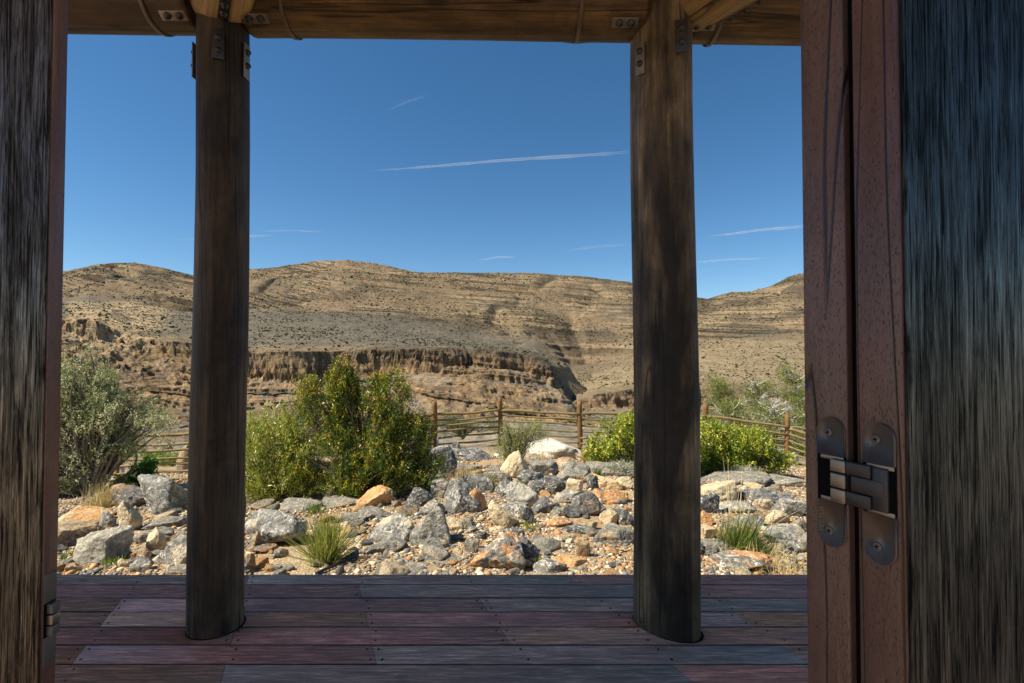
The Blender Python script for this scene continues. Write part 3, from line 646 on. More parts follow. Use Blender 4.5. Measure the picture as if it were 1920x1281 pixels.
plant('yellow_green_bush', 1215, 892, 'bright yellow-green bush behind the right post', 'bush',
 [(-.55, 0, .62, .55, .5, .5), (.1, 0, .85, .6, .5, .5), (.7, 0, .7, .5, .5, .45), (-.3, 0, 1.0, .3, .3, .22), (-.9, 0, .4, .35, .35, .3), (.2, -.1, .35, .9, .5, .35)],
 dict(ntw=3300, per=11, tl=.16, L=.05, W=.022, **YG), dict(n=120, r0=.015, nb=8), mat=LG, seed=24, dep=.4)
plant('yellow_green_bush', 1372, 893, 'bright yellow-green bush between the right post and the corner fence post', 'bush',
 [(-.6, 0, .7, .55, .5, .5), (-.05, 0, .6, .5, .5, .42), (.45, 0, .55, .42, .4, .42), (.9, 0, .33, .4, .35, .28), (-.1, -.1, .3, 1.0, .5, .3)],
 dict(ntw=3300, per=11, tl=.16, L=.05, W=.022, **YG), dict(n=120, r0=.015, nb=8), mat=LG, seed=25, dep=.35)
plant('wispy_bush', 965, 872, 'thin wispy green bush growing up through the fence rails', 'bush',
 [(-.1, 0, .35, .4, .3, .32), (.1, 0, .62, .4, .3, .3), (.42, 0, .7, .3, .25, .18), (-.15, 0, .75, .15, .15, .18)],
 dict(ntw=800, per=9, tl=.2, L=.042, W=.009, pal=[(.22, .26, .06), (.15, .17, .06), (.27, .25, .14)], wts=[.4, .3, .3], up=1.1, spread=.35, out=.6, clump=3, cth=-.3),
 dict(n=170, r0=.008, nb=12, bend=.2), seed=26)
plant('leafy_plant', 270, 912, 'small fresh green leafy plant behind the tan boulder', 'plant',
 [(0, 0, .3, .28, .22, .22), (-.3, 0, .14, .25, .2, .12), (.1, 0, .45, .15, .14, .12)],
 dict(ntw=320, per=7, tl=.1, L=.06, W=.03, pal=[(.05, .15, .02), (.09, .22, .03), (.03, .09, .015)], wts=[.4, .35, .25], up=.5, spread=.9, out=.6, clump=3, cth=-.5), dict(n=30, r0=.006, nb=6), mat=LG, seed=27)
plant('grey_bush', 1168, 893, 'low twiggy grey bush under the yellow-green bush', 'bush',
 [(0, 0, .16, .38, .3, .16)], dict(ntw=420, per=7, tl=.12, L=.03, W=.009, pal=[(.28, .29, .2), (.2, .22, .13)], wts=[.5, .5], up=.5, spread=.8, out=.6, clump=3, cth=-.4), dict(n=90, r0=.006, nb=10), bark=BKW, seed=28)
plant('grey_bush', 1393, 898, 'low silvery cushion bush right of the right post below the yellow bush', 'bush',
 [(0, 0, .14, .42, .25, .15)], dict(ntw=480, per=7, tl=.12, L=.03, W=.007, pal=[(.34, .34, .22), (.24, .26, .15)], wts=[.5, .5], up=.5, spread=.8, out=.6, clump=3, cth=-.4), dict(n=90, r0=.006, nb=10), bark=BKW, seed=29)
def far_loc(px, py, Y):
    u, v = ray(px, py); return (float(u)*Y, Y, float(ground_z(float(u)*Y, Y)))
plant('dry_bush', 0, 0, 'grey-green bush behind the fence between its two middle posts', 'bush',
 [(0, 0, .45, 1.3, .7, .45), (-.5, 0, .6, .6, .5, .4), (.8, 0, .4, .5, .4, .4)], dict(ntw=1300, per=8, tl=.25, L=.045, W=.015, pal=[(.14, .15, .06), (.22, .22, .11), (.08, .09, .03)], wts=[.4, .3, .3], up=.4, spread=.8, out=.5, clump=1.6, cth=-.15), dict(n=150, r0=.02, nb=8), loc=far_loc(873, 840, 17.5), seed=30)
plant('dry_bush', 0, 0, 'dark twiggy bush rising behind the gap between the two left shrubs', 'bush',
 [(0, 0, 1.1, .8, .5, .5), (.2, 0, .6, .8, .5, .5)], dict(ntw=900, per=8, tl=.25, L=.04, W=.012, pal=[(.14, .14, .08), (.2, .2, .12)], wts=[.5, .5], up=.4, spread=.8, out=.5, clump=1.6, cth=-.1), dict(n=200, r0=.02, nb=8), loc=far_loc(563, 780, 13.5), seed=31)
for i, (px_, Y_, w_) in enumerate([(300, 15, .8), (335, 13, .7), (250, 18, 1.0), (1495, 15.5, .9)]):
    plant('low_bush', 0, 0, ['small yellow-green bush beyond the fence, left of the left post', 'low green bush beyond the fence touching the left post', 'small bush beyond the fence behind the silver-green tree', 'green ground bush behind the corner fence post by the right door'][i], 'bush',
     [(0, 0, .22*w_, .7*w_, .5*w_, .25*w_)], dict(ntw=420, per=8, tl=.15, L=.045, W=.02, pal=[(.2, .24, .05), (.12, .16, .03)], wts=[.5, .5], up=.5, spread=.8, out=.5, clump=2, cth=-.3), dict(n=40, r0=.008, nb=6), loc=far_loc(px_, 0, Y_), seed=40+i)
def juniper(px, Y, H, W_, label, seed, dead=.5, n=60, zoff=0, lean=0):
    r = np.random.default_rng(seed); X = float(ray(px, 700)[0])*Y; Z = float(ground_z(X, Y))+zoff
    root = empty('juniper_tree', (X, Y, Z), label, 'tree', None)
    tr = MB(); dd = MB(); Pl = []; Dl = []; t = np.linspace(0, 1, 12)
    ax = np.stack([lean*t+.1*H*.4*np.sin(t*4), .05*np.sin(t*7), H*t], -1); V, F = tube(ax, .075*H*.3*(1-t)+.012, 8); tr.add(V, F)
    for b in range(n):
        f = r.uniform(.08, 1); p0 = np.array([np.interp(f, t, ax[:, q]) for q in range(3)]); a = r.uniform(0, 6.28); ln = W_*(1.15-f*.75)*r.uniform(.5, 1.1)
        d = np.array([math.cos(a), math.sin(a), r.uniform(.0, .7)]); tt = np.linspace(0, 1, 7)[:, None]
        wv = .16*ln*np.array([math.sin(b), math.cos(b*2), .6]); q = p0+d*ln*tt+wv*np.sin(tt*3)+.03*r.standard_normal((7, 3))*tt
        de = r.random() < dead; V, F = tube(q, .016*(1-tt[:, 0])+.004, 5, False); (dd if de else tr).add(V, F)
        for c in range(7):
            g = r.uniform(.25, 1); s0 = np.array([np.interp(g, tt[:, 0], q[:, e]) for e in range(3)]); d2 = unit(d+.9*r.standard_normal(3)); l2 = ln*r.uniform(.15, .4)
            q2 = s0+d2*l2*np.linspace(0, 1, 5)[:, None]+.03*r.standard_normal((5, 3))*np.linspace(0, 1, 5)[:, None]; V, F = tube(q2, [.008, .007, .006, .005, .003], 4, False); (dd if de else tr).add(V, F)
            if not de:
                m_ = 36; pp = q2[-1]+r.standard_normal((m_, 3))*np.array([.11, .11, .085])*1.0; Pl.append(pp); Dl.append(unit(r.standard_normal((m_, 3))+d2+np.array([0, 0, .6])))
    tr.build('trunk', BK, root, True)
    if dd.V: dd.build('dead_branch', BKW, root, True)
    Pl = np.concatenate(Pl); Dl = np.concatenate(Dl); cl = 1.4*np.array([(.14, .17, .03), (.2, .22, .045), (.08, .105, .02), (.27, .26, .07)])[r.choice(4, len(Pl), p=[.35, .3, .2, .15])]*r.uniform(.7, 1.3, (len(Pl), 1))
    V, F, Cc = leaves(Pl, Dl, .075, .016, cl, r); mesh('crown', V, F, LM, root, Cc)
juniper(1492, 17.0, 2.65, .95, 'tallest green juniper with bleached dead twigs, behind the fence at the right door', 61, .4, 62)
juniper(1420, 18.5, 2.2, 1.2, 'half-dead juniper of bleached branches left of the tallest juniper', 62, .6, 80)
juniper(1347, 18.0, 2.15, .7, 'thin juniper right behind the fence post next to the right post', 63, .4, 45)
juniper(1375, 17.0, 1.3, 1.1, 'low scraggy juniper behind the sloping rails', 64, .5, 60)
juniper(1452, 16.0, 1.5, 1.2, 'low spreading juniper just left of the corner fence post', 65, .45, 50)
juniper(1540, 19.0, 2.3, 1.1, 'juniper mostly hidden behind the right door edge', 66, .4, 45)
def tuft(name, px, yb, n, L, spread, pal, label, cat='grass tuft', seed=1, wd=.004, lean=(0, 0), stiff=.5, fresh=None, rad=.06, dep=0):
    r = np.random.default_rng(seed); X, Y, Z = hit(px, yb); Y += dep; Z = float(ground_z(X, Y))
    b = np.stack([r.normal(0, rad, n), r.normal(0, rad, n), np.zeros(n)-.01], -1); a = r.uniform(0, 2*np.pi, n); el = np.abs(r.normal(0, spread, n))
    d = np.stack([np.sin(el)*np.cos(a)+lean[0], np.sin(el)*np.sin(a)+lean[1], np.cos(el)], -1); d = unit(d); ln = L*r.uniform(.45, 1.1, n)[:, None]
    s = unit(np.cross(d, r.standard_normal((n, 3))))*wd*.5; V = []
    for i, t in enumerate((0, .33, .66, 1)):
        c = b+d*ln*t-np.array([0, 0, 1])*ln*(1-stiff)*t*t*.55*(np.sin(el)[:, None]+.1)*1.2; k_ = (1, .9, .7, .12)[i]; V += [c-s*k_, c+s*k_]
    V = np.stack(V, 1).reshape(-1, 3); i = np.arange(n)[:, None, None]*8; F = (i+np.array([[0, 1, 3, 2], [2, 3, 5, 4], [4, 5, 7, 6]])[None]).reshape(-1, 4)
    cl = np.repeat(1.25*np.array(pal)[r.choice(len(pal), n)]*r.uniform(.75, 1.25, (n, 1)), 8, 0)
    return tag(mesh(name, V, F, LM, None, cl, False, (X, Y, Z)), label, cat)
DRY = [(.5, .38, .17), (.6, .48, .25), (.36, .28, .12)]; GRN = [(.1, .17, .02), (.16, .24, .04), (.07, .12, .015)]; OLV = [(.22, .26, .05), (.3, .32, .08), (.15, .19, .03)]
tuft('broom_bush', 610, 1056, 620, .44, .52, [(.27, .29, .06), (.34, .35, .09), (.19, .22, .04)], 'round bush of stiff yellow-green stems near the deck edge', 'bush', 71, .0062, stiff=.95, rad=.035)
tuft('grass_clump', 1398, 1040, 1000, .42, .8, [(.06, .10, .012), (.09, .14, .02), (.04, .07, .01), (.2, .2, .05)], 'large green grass clump right of the right post', 'grass clump', 72, .005, lean=(.25, -.1), stiff=.2, rad=.09, dep=.15)
tuft('grass_stalk', 1392, 1030, 34, .8, .55, [(.62, .5, .28)], 'tall dry straw stalks rising from the large green grass clump', 'dry stalks', 73, .006, lean=(.1, 0), stiff=.75, rad=.06, dep=.2)
tuft('straw', 1455, 1078, 700, .22, 1.35, DRY, 'flattened yellow straw at the deck edge by the right door', 'straw', 74, .005, stiff=.1, rad=.2)
tuft('dry_grass', 188, 952, 420, .42, .45, DRY+[(.3, .3, .1)], 'dry yellowish grass tuft at the foot of the silver-green tree', 'grass tuft', 75, .005, rad=.09)
tuft('dry_grass', 868, 900, 330, .3, .5, DRY+[(.3, .25, .12)], 'dry brown grass tuft right of the dark rounded boulder', 'grass tuft', 76, .006, rad=.12)
tuft('dry_grass', 912, 918, 330, .32, .55, DRY+GRN, 'brown and green grass tuft behind the pale veined boulder', 'grass tuft', 77, .006, rad=.13)
tuft('dry_grass', 1010, 868, 260, .25, .5, DRY, 'small dry tuft growing in front of the largest white boulder', 'grass tuft', 78, .007, rad=.13)
tuft('weed', 503, 966, 90, .12, .8, GRN, 'small green weed on the ledge near the left post', 'weed', 79, .011, rad=.03)
tuft('weed', 588, 962, 120, .16, .5, GRN, 'green grassy weed on the ledge above the broom-like bush', 'weed', 80, .006, rad=.05)
tuft('weed', 990, 992, 130, .1, .7, OLV, 'mossy green weed right of the split cream rock', 'weed', 81, .01, rad=.06)
tuft('weed', 866, 990, 80, .08, .8, GRN, 'small green weed below the cream-topped stone', 'weed', 82, .01, rad=.05)
tuft('weed', 125, 1046, 60, .09, .9, GRN, 'tiny green weed at the left door near the deck', 'weed', 83, .014, rad=.02)
tuft('weed', 1012, 1062, 70, .1, .7, GRN, 'small green weed between the rocks at the deck edge right of centre', 'weed', 84, .012, rad=.03)
tuft('weed', 212, 1060, 90, .1, .8, OLV+GRN, 'creeping weed at the foot of the big pale boulder', 'weed', 85, .012, rad=.04)
tuft('weed', 1453, 907, 60, .22, .5, [(.07, .1, .03)], 'little dark green sapling on the low outcrop by the right door', 'weed', 86, .014, rad=.03)
tuft('weed', 921, 888, 60, .2, .25, [(.09, .15, .03)], 'upright dark green sprout below the thin bush at the fence', 'weed', 87, .014, rad=.02)
tuft('weed', 1120, 895, 60, .18, .3, [(.1, .17, .03)], 'upright green sprout above the salmon orange rock', 'weed', 88, .014, rad=.03)
# black irrigation pipe
k = NM('pipe_mat'); PM = k.fin((.02, .02, .022), .5, None, .4)
q = [hit(x, y) for x, y in ((592, 1082), (612, 1074), (632, 1065), (652, 1056), (668, 1049))]; V, F = tube([(a, b, c+.03) for a, b, c in q], .011, 10)
tag(mesh('irrigation_pipe', V, F, PM, None, None, True), 'thin black pipe lying beside the broom-like bush', 'pipe')
# ------------------------------------------------------------------ fence
k = NM('fence_wood'); v = k.vec((9, 9, 1.2)); n = k.noise(v, 3, 6, .6, .3)
FW = k.fin(k.mix(k.ramp(n, [(.3, 0), (.7, 1)]), (.12, .06, .02), (.28, .155, .055)), .75, k.bump(n, .5, .01), .3)
k = NM('rail_wood'); v = k.vec((1.2, 9, 9)); n = k.noise(v, 3, 6, .6, .3)
FR = k.fin(k.mix(k.ramp(n, [(.3, 0), (.7, 1)]), (.13, .095, .035), (.3, .22, .085)), .75, k.bump(n, .5, .01), .3)
k = NM('galvanised'); MG = k.fin((.45, .47, .5), .5, None, .5, .6)
FP = [(-40, 10.0, 812), (224, 10.3, 788), (410, 10.2, 780), (529, 10.0, 771), (672, 11.6, 764), (815, 13.0, 753), (938, 13.3, 745), (1087, 13.1, 752), (1228, 13.0, 753), (1322, 12.9, 757), (1476, 12.4, 777), (1600, 11.6, 812)]
fe = empty('rail_fence', tuple(at(FP[6][0], FP[6][2], FP[6][1])-Vector((0, 0, 1.3))), 'rustic brown pole fence with seven rails along the drop', 'fence')
tops = [at(x, y, Y) for x, Y, y in FP]; off = Vector(fe.location)
for i, p in enumerate(tops):
    t = np.linspace(0, 1, 12); g = min(p.z-1.35, float(ground_z(p.x, p.y))-.1); r0 = .062+.004*math.sin(i*3)
    P_ = np.stack([.01*np.sin(t*5+i), .01*np.cos(t*4+i), g+(p.z-g)*t], -1); P_[:, 0] += p.x-off.x; P_[:, 1] += p.y-off.y; P_[:, 2] -= off.z
    V, F = tube(P_, np.concatenate([np.full(11, r0), [r0*.93]]), 16); pm = mesh('post', V, F, FW, fe, None, False)
    m = MB(); m.box((p.x-off.x+.085, p.y-off.y-.02, float(ground_z(p.x, p.y))+.13-off.z), (.05, .08, .34), 0, .005)
    if i in (1, 5): pl = m.build('post_bracket', MG, pm)
    if i == 10: continue
for i in range(len(tops)-1):
    a, b_ = tops[i], tops[i+1]
    for j in range(7):
        dz = .33+j*.147; t = np.linspace(0, 1, 14); r_ = np.random.default_rng(i*7+j); rr_ = .034 if j == 0 else .024
        P_ = np.stack([a.x+(b_.x-a.x)*t, a.y+(b_.y-a.y)*t-.03, a.z+(b_.z-a.z)*t-dz], -1)-np.array(off)
        P_[:, 2] += .022*np.sin(t*3.1)*r_.normal()+.008*np.sin(t*9+j)+r_.normal(0, .008); P_[:, 1] += .02*np.sin(t*5+j)
        V, F = tube(P_, rr_*(1+.12*np.sin(t*7+j*2)), 10); mesh('rail', V, F, FR, fe, None, True)
c = tops[10]; m = MB(); gz = float(ground_z(c.x, c.y)); m.box((c.x+.16, c.y-.05, gz+.15), (.12, .08, .3), .2, .008)
bx = m.build('junction_box', MG); tag(bx, 'small grey metal junction box at the foot of the corner fence post', 'junction box')
m = MB(); m.box((c.x+.17, c.y-.095, gz+.16), (.08, .012, .2), .2, .004); m.build('lid', MG, bx)
# ------------------------------------------------------------------ veranda
def wood(name, a, b_, stain, sa=.5, axis=2, rough=.6, spec=.35, bmp=.6, fine=1.0, pores=0, coarse=1.0, mott=0, ckw=.008):
    k = NM(name); s1 = [14*fine]*3; s1[axis] = .7; s2 = [60*fine]*3; s2[axis] = 2.2; s3 = [2.2*coarse]*3; s3[axis] = .9
    v = k.vec(rnd=True); mp = lambda s: (lambda n_: (n_.inputs['Scale'].__setattr__('default_value', s), k.l(v, n_.inputs[0]), n_.outputs[0])[2])(k.n('ShaderNodeMapping'))
    n1 = k.noise(mp(s1), 1, 7, .62, .5); n2 = k.noise(mp(s2), 1, 5, .6); n3 = k.noise(mp(s3), 1, 5, .6, .6)
    col = k.mix(k.ramp(n1, [(.3, 0), (.68, 1)]), a, b_); col = k.mix(1.0, col, k.ramp(n2, [(.3, .5), (.5, 1), (.72, 1.35)]), 'MULTIPLY')
    col = k.mix(k.math('MULTIPLY', k.ramp(n3, [(.42, 0), (.6, 1)]), sa), col, stain)
    s4 = [5.]*3; s4[axis] = .16; n4 = k.noise(mp(s4), 1, 3, .5, .8); ck = k.ramp(n4, [(.5-ckw, 1), (.5, 0), (.5+ckw, 1)]); col = k.mix(.75, col, ck, 'MULTIPLY')
    b = k.bump(n1, bmp, .012); b = k.bump(n2, bmp*.8, .004, b); b = k.bump(ck, .8, .006, b)
    if mott:
        s6 = [6.]*3; s6[axis] = 3.; n6 = k.noise(mp(s6), 1, 8, .72, .4); col = k.mix(mott, col, k.mix(1.0, col, k.ramp(n6, [(.3, .3), (.48, .9), (.62, 1.5), (.72, 2.4)]), 'MULTIPLY'))
        s7 = [5.]*3; s7[axis] = 2.; kn = k.ramp(k.vor(mp(s7), 1), [(.06, .12), (.15, 1)]); col = k.mix(.8, col, kn, 'MULTIPLY'); b = k.bump(n6, .5, .01, b)
    if pores:
        s5 = [1.]*3; s5[axis] = .22; pr = k.ramp(k.vor(mp(s5), pores), [(.2, 0), (.32, 1)]); msk = k.ramp(k.noise(v, 160, 2), [(.44, 0), (.5, 1)])
        pr = k.math('MAXIMUM', pr, k.math('SUBTRACT', 1, msk)); col = k.mix(1.0, col, k.mix(.8, 1.0, pr), 'MULTIPLY'); b = k.bump(pr, .6, .0015, b)
    return k.fin(col, rough, b, spec)
WP1 = wood('post_wood_dark', (.04, .027, .015), (.13, .085, .047), (.012, .009, .007), .85, coarse=1.4, mott=.9)
WP2 = wood('post_wood', (.062, .044, .025), (.25, .175, .095), (.014, .011, .008), .92, coarse=1.8, mott=1.0)
WB = wood('beam_wood', (.04, .024, .010), (.17, .103, .042), (.02, .013, .008), .75, coarse=1.5, mott=.8)
WR = wood('rafter_wood', (.2, .125, .05), (.42, .28, .12), (.1, .06, .03), .4)
k = NM('steel'); n = k.noise(k.vec(), 30, 4); MS = k.fin(k.mix(n, (.15, .135, .115), (.3, .28, .24)), .5, k.bump(n, .3, .002), .5, .75)
k = NM('steel_dark'); n = k.noise(k.vec(), 30, 4); MSD = k.fin(k.mix(n, (.03, .03, .032), (.07, .07, .072)), .4, k.bump(n, .3, .002), .5, .6)
MST = NM('strap_steel').fin((.13, .105, .08), .55, None, .4, .5)
def log(name, A, B_, ra, rb=None, mat=None, ell=(1, 1, 0), seed=0, seg=90, parent=None, knots=3):
    A, B_ = Vector(A), Vector(B_); rb = rb or ra; L = (B_-A).length; n = 64; t = np.linspace(0, 2*np.pi, n, endpoint=False); z = np.linspace(0, L, seg)
    r = np.random.default_rng(seed); Rr = (ra+(rb-ra)*z/L)[:, None]*np.ones((1, n))
    Rr = Rr*(1+.02*fbm(np.cos(t)[None]*1.3+z[:, None]*0, np.sin(t)[None]*1.3, z[:, None]*1.7, 3, seed)+.012*vn(np.cos(t)[None]*9, np.sin(t)[None]*9, z[:, None]*.7, seed+3))
    for _ in range(knots):
        a, zz = r.uniform(0, 6.28), r.uniform(0, L); da = np.angle(np.exp(1j*(t-a)))[None]; Rr += .007*np.exp(-(da/.16)**2-((z[:, None]-zz)/.05)**2)
    for _ in range(2):                                   # drying cracks
        a = r.uniform(0, 6.28); w_ = a+.25*vn(z*1.5, 0, 0, seed+9); da = np.angle(np.exp(1j*(t[None]-w_[:, None]))); Rr -= .022*np.exp(-(da/.03)**2)*sst(0, .2, vn(z*1.1, 5, 0, seed)+.3)[:, None]
    x = Rr*np.cos(t)*ell[0]; y = Rr*np.sin(t)*ell[1]; c, s = math.cos(ell[2]), math.sin(ell[2]); wb = .006*np.sin(z*2.2+seed)[:, None]
    V = np.stack([x*c-y*s+wb, x*s+y*c, z[:, None]+0*x], -1).reshape(-1, 3); i = np.arange(seg-1)[:, None]*n; j = np.arange(n)[None]
    F = [np.stack([i+j, i+(j+1) % n, i+n+(j+1) % n, i+n+j], -1).reshape(-1, 4), np.array([list(range(n))[::-1]]), np.array([list(range((seg-1)*n, seg*n))])]
    o = mesh(name, V, F, mat, parent, None, True); q = (B_-A).to_track_quat('Z', 'Y') if abs((B_-A).normalized().z) < .99 else Matrix.Identity(3).to_quaternion()
    if abs((B_-A).normalized().z) >= .99:
        dv = (B_-A)/L; sh = V.copy(); o.data.vertices.foreach_set('co', (sh+np.stack([sh[:, 2]*dv.x, sh[:, 2]*dv.y, sh[:, 2]*0], -1)).astype(np.float32).ravel()); o.data.update()
    o.location = A; o.rotation_euler = q.to_euler()
    for p in o.data.polygons:
        if len(p.vertices) > 4: p.use_smooth = False
    return o
def bolt(m, p, nrm, r=.011, h=.014):
    nrm = Vector(nrm).normalized(); p = Vector(p); V, F = tube([p, p+nrm*h*.35, p+nrm*h*.36, p+nrm*h], [r*1.45, r*1.45, r, r*.9], 6); m.add(V, F)
def part_plate(name, parent, c, ux, uy, sx, sy, th, bolts, mat=MS, bmat=MSD):
    """flat steel plate with square corners, its axes ux, uy, and bolts on the outer face"""
    ux = Vector(ux).normalized(); uy = Vector(uy).normalized(); nn = ux.cross(uy); M = Matrix((ux, uy, nn)).transposed(); m = MB(); m.box((0, 0, 0), (sx, sy, th), 0, .0015, M=M)
    V = np.concatenate(m.V)+np.array(Vector(c)-Vector(parent.location)); pl = mesh(name, V, [np.concatenate(f) for f in m.F.values()], mat, parent)
    for bx_, by_ in bolts:
        mm = MB(); bolt(mm, Vector(c)-Vector(parent.location)+ux*bx_+uy*by_+nn*th*.5, nn); mm.build('bolt', bmat, pl)
    return pl
def vy(py): return float(ray(960, py)[1])
RB = .15; YB = 2.47
def zc(py):
    z = 3.0
    for _ in range(20): d = math.hypot(YB, z-CZ); z = CZ+YB*math.tan(math.atan(vy(py))+math.asin(RB/d))
    return z
P1 = (-1.405, 2.46); P2 = (.735, 2.456)
for (px_, py_), lab, r0, r1, mt, el_, top, sd_ in [
    (P1, 'dark round log post on the left of the view', .121, .113, WP1, (1, 1, 0), (-1.40, 2.46), 3),
    (P2, 'thicker round log post on the right of the view, oval at its foot', .138, .128, WP2, (1.2, .8, R(-45)), (.722, 2.456), 5)]:
    root = empty('log_post', (px_, py_, 0), lab, 'post')
    o = log('post', (0, 0, -.3), (top[0]-px_, 0, 3.3), r0, r1, mt, el_, sd_, 150, root, 5)
    if px_ < 0:
        for s_, zz in ((-1, 2.70), (1, 2.70)):
            part_plate('bracket', root, (px_+s_*.124, py_-.015, zz), (0, s_, 0), (0, 0, 1), .05, .17, .006, [(0, .045), (0, -.02)])
        part_plate('bracket', root, (px_+.045, py_-.118, 2.725), (1, .35, 0), (0, 0, 1), .05, .14, .006, [(0, .03), (0, -.03)], MSD)
    else:
        part_plate('bracket', root, (px_-.128, py_-.055, 2.69), (.85, -.55, 0), (0, 0, 1), .045, .15, .006, [(0, .035), (0, -.025)])
        part_plate('bracket', root, (px_+.035, py_-.16, 2.735), (1, -.25, 0), (0, 0, 1), .055, .15, .006, [(0, .035), (0, -.03)], MSD)
for o in list(bpy.data.objects):
    if o.name.startswith('log_post'):
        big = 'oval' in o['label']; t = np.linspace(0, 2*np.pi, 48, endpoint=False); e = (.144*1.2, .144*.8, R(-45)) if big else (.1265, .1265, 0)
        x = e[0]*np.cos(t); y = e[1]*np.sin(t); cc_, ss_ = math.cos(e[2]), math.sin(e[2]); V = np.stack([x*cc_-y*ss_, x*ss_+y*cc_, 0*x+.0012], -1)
        mesh('gap_shade', V, np.array([list(range(48))]), NM('gap_shade_black').fin((.006, .005, .005), .9, None, .1), o)  # black disc on the deck stands in for the shaded gap round the post
def beam(x0, y0p, x1, y1p, lab, straps, plates, sd_):
    A = (x0, YB, zc(y0p)); B_ = (x1, YB, zc(y1p)); o = log('log_beam', A, B_, RB, RB, WB, (1, 1, 0), sd_, 130, None, 6); tag(o, lab, 'beam')
    Mi = o.matrix_basis.inverted()
    for sx in straps:
        t = np.linspace(0, 2*np.pi, 49); f = (sx-x0)/(x1-x0); zz = A[2]+(B_[2]-A[2])*f; V = []; w_ = .012; r1 = RB*1.02
        for a in t[:-1]:
            for dx, rr_ in ((-w_, r1), (w_, r1), (w_, r1+.004), (-w_, r1+.004)): V.append(Mi@Vector((sx+dx*.8+.01*math.sin(a), YB+rr_*math.cos(a), zz+rr_*math.sin(a))))
        F = [(i*4+j, i*4+(j+1) % 4, ((i+1) % 48)*4+(j+1) % 4, ((i+1) % 48)*4+j) for i in range(48) for j in range(4)]
        mesh('strap', [v_[:] for v_ in V], np.array(F), MST, o)
    for cx in plates:
        f = (cx-x0)/(x1-x0); zz = A[2]+(B_[2]-A[2])*f; ph = R(58); nn = Vector((0, -math.cos(ph), -math.sin(ph))); c = Vector((cx, YB, zz))+nn*(RB*1.02)
        ux = Vector((1, 0, 0)); uy = nn.cross(ux); M = Matrix((ux, uy, nn)).transposed(); m = MB(); m.box((0, 0, 0), (.125, .045, .007), 0, .0015, M=M)
        pv = [(Mi@(Vector(v_)+c))[:] for v_ in np.concatenate(m.V)]; pl = mesh('plate', pv, [np.concatenate(g) for g in m.F.values()], MS, o)
        for bx_ in (-.028, .028):
            mm = MB(); bolt(mm, c+ux*bx_+nn*.0035, nn, .0125, .02); bv = [(Mi@Vector(v_))[:] for v_ in np.concatenate(mm.V)]; mesh('bolt', bv, [np.concatenate(g) for g in mm.F.values()], MSD, pl)
beam(-5.2, 40, P1[0]-.118, 68, 'round log beam running left from the left post', [-1.72, -2.9], [-1.60], 21)
beam(P1[0]+.122, 72, P2[0]-.10, 80, 'long round log beam spanning between the two posts', [-1.07, .33], [-1.215, .535], 22)
beam(P2[0]+.13, 85, 3.8, 100, 'round log beam running right from the right post', [.99], [.90], 23)
RD = Vector((.55, -.835, 0)).normalized()
for (cx, cy), pyb, lab, sh in ((P1, 30, 'light brown rafter log resting on the left post', .0), (P2, 38, 'light brown rafter log resting on the right post', .11)):
    ze = CZ+vy(pyb)*2.33; st = Vector((cx+sh, cy-.02, ze+.132)); o = tag(log('rafter_log', st, st+RD*2.4, .132, .135, WR, (1, 1, 0), 31, 60), lab, 'rafter')
    Mi = o.matrix_basis.inverted(); sd2 = RD.cross(Vector((0, 0, 1)))
    for kk in (0,):
        nn = Vector((0, 0, -1)) if cx < 0 else (Vector((0, 0, -1))*.8+Vector((.835, .55, 0))*.6*1).normalized()
        c = st+RD*.24+nn*.136; ux = RD; uy = nn.cross(ux); M = Matrix((ux, uy, nn)).transposed(); m = MB(); m.box((0, 0, 0), (.26, .045, .006), 0, .001, M=M)
        pl = mesh('plate', [(Mi@(Vector(v_)+c))[:] for v_ in np.concatenate(m.V)], [np.concatenate(g) for g in m.F.values()], MSD if cx < 0 else MS, o)
        for bx_ in (-.07, 0., .07):
            mm = MB(); bolt(mm, c+ux*bx_+nn*.003, nn, .0125, .018); mesh('bolt', [(Mi@Vector(v_))[:] for v_ in np.concatenate(mm.V)], [np.concatenate(g) for g in mm.F.values()], MSD, pl)
W_UNSEEN_ROOF = wood('unseen_roof_wood', (.62, .42, .26), (.74, .54, .36), (.5, .32, .18), .3, axis=0)  # unseen roof; tone kept pale to bounce warm light onto the deck
m = MB()
for i in range(18): m.box((-1.6, -.07+i*.16, 3.42), (8.4, .154, .03), 0, .003)
m.box((-1.6, 1.3, 3.5), (8.5, 2.95, .08)); tag(m.build('roof', W_UNSEEN_ROOF), 'unseen plank veranda roof above the log beams', 'roof')
# deck
rows = [-CZ/vy(y_) for y_ in (1076.5, 1096, 1120.5, 1146.5, 1175, 1208.5, 1245)]
while rows[-1] > -.8: rows.append(rows[-1]-.145)
JO = [-4.45, -3.83, -3.21, -2.59, -1.97, -1.33, -.70, -.08, .53, 1.14, 1.76, 2.38, 3.0]
jn = {0: (-1.33, .53), 1: (-.70, 1.14), 2: (-1.97, -.08), 3: (-1.97, -.70, 1.14), 4: (-1.33, -.08), 5: (-1.97, -.70, 1.10), 6: (-1.33, .53)}
GY, PU, BR, OR_, BL_ = (.58, .41, .29), (.68, .35, .25), (.66, .39, .24), (.74, .38, .2), (.54, .41, .31)
bc = {0: (GY, GY, PU), 1: (PU, GY, PU), 2: (BR, PU, GY), 3: (BR, OR_, PU, OR_), 4: (PU, PU, BR), 5: (OR_, PU, BL_, GY), 6: (BR, BL_, PU)}
m = MB(); nr = 11; r = np.random.default_rng(5)
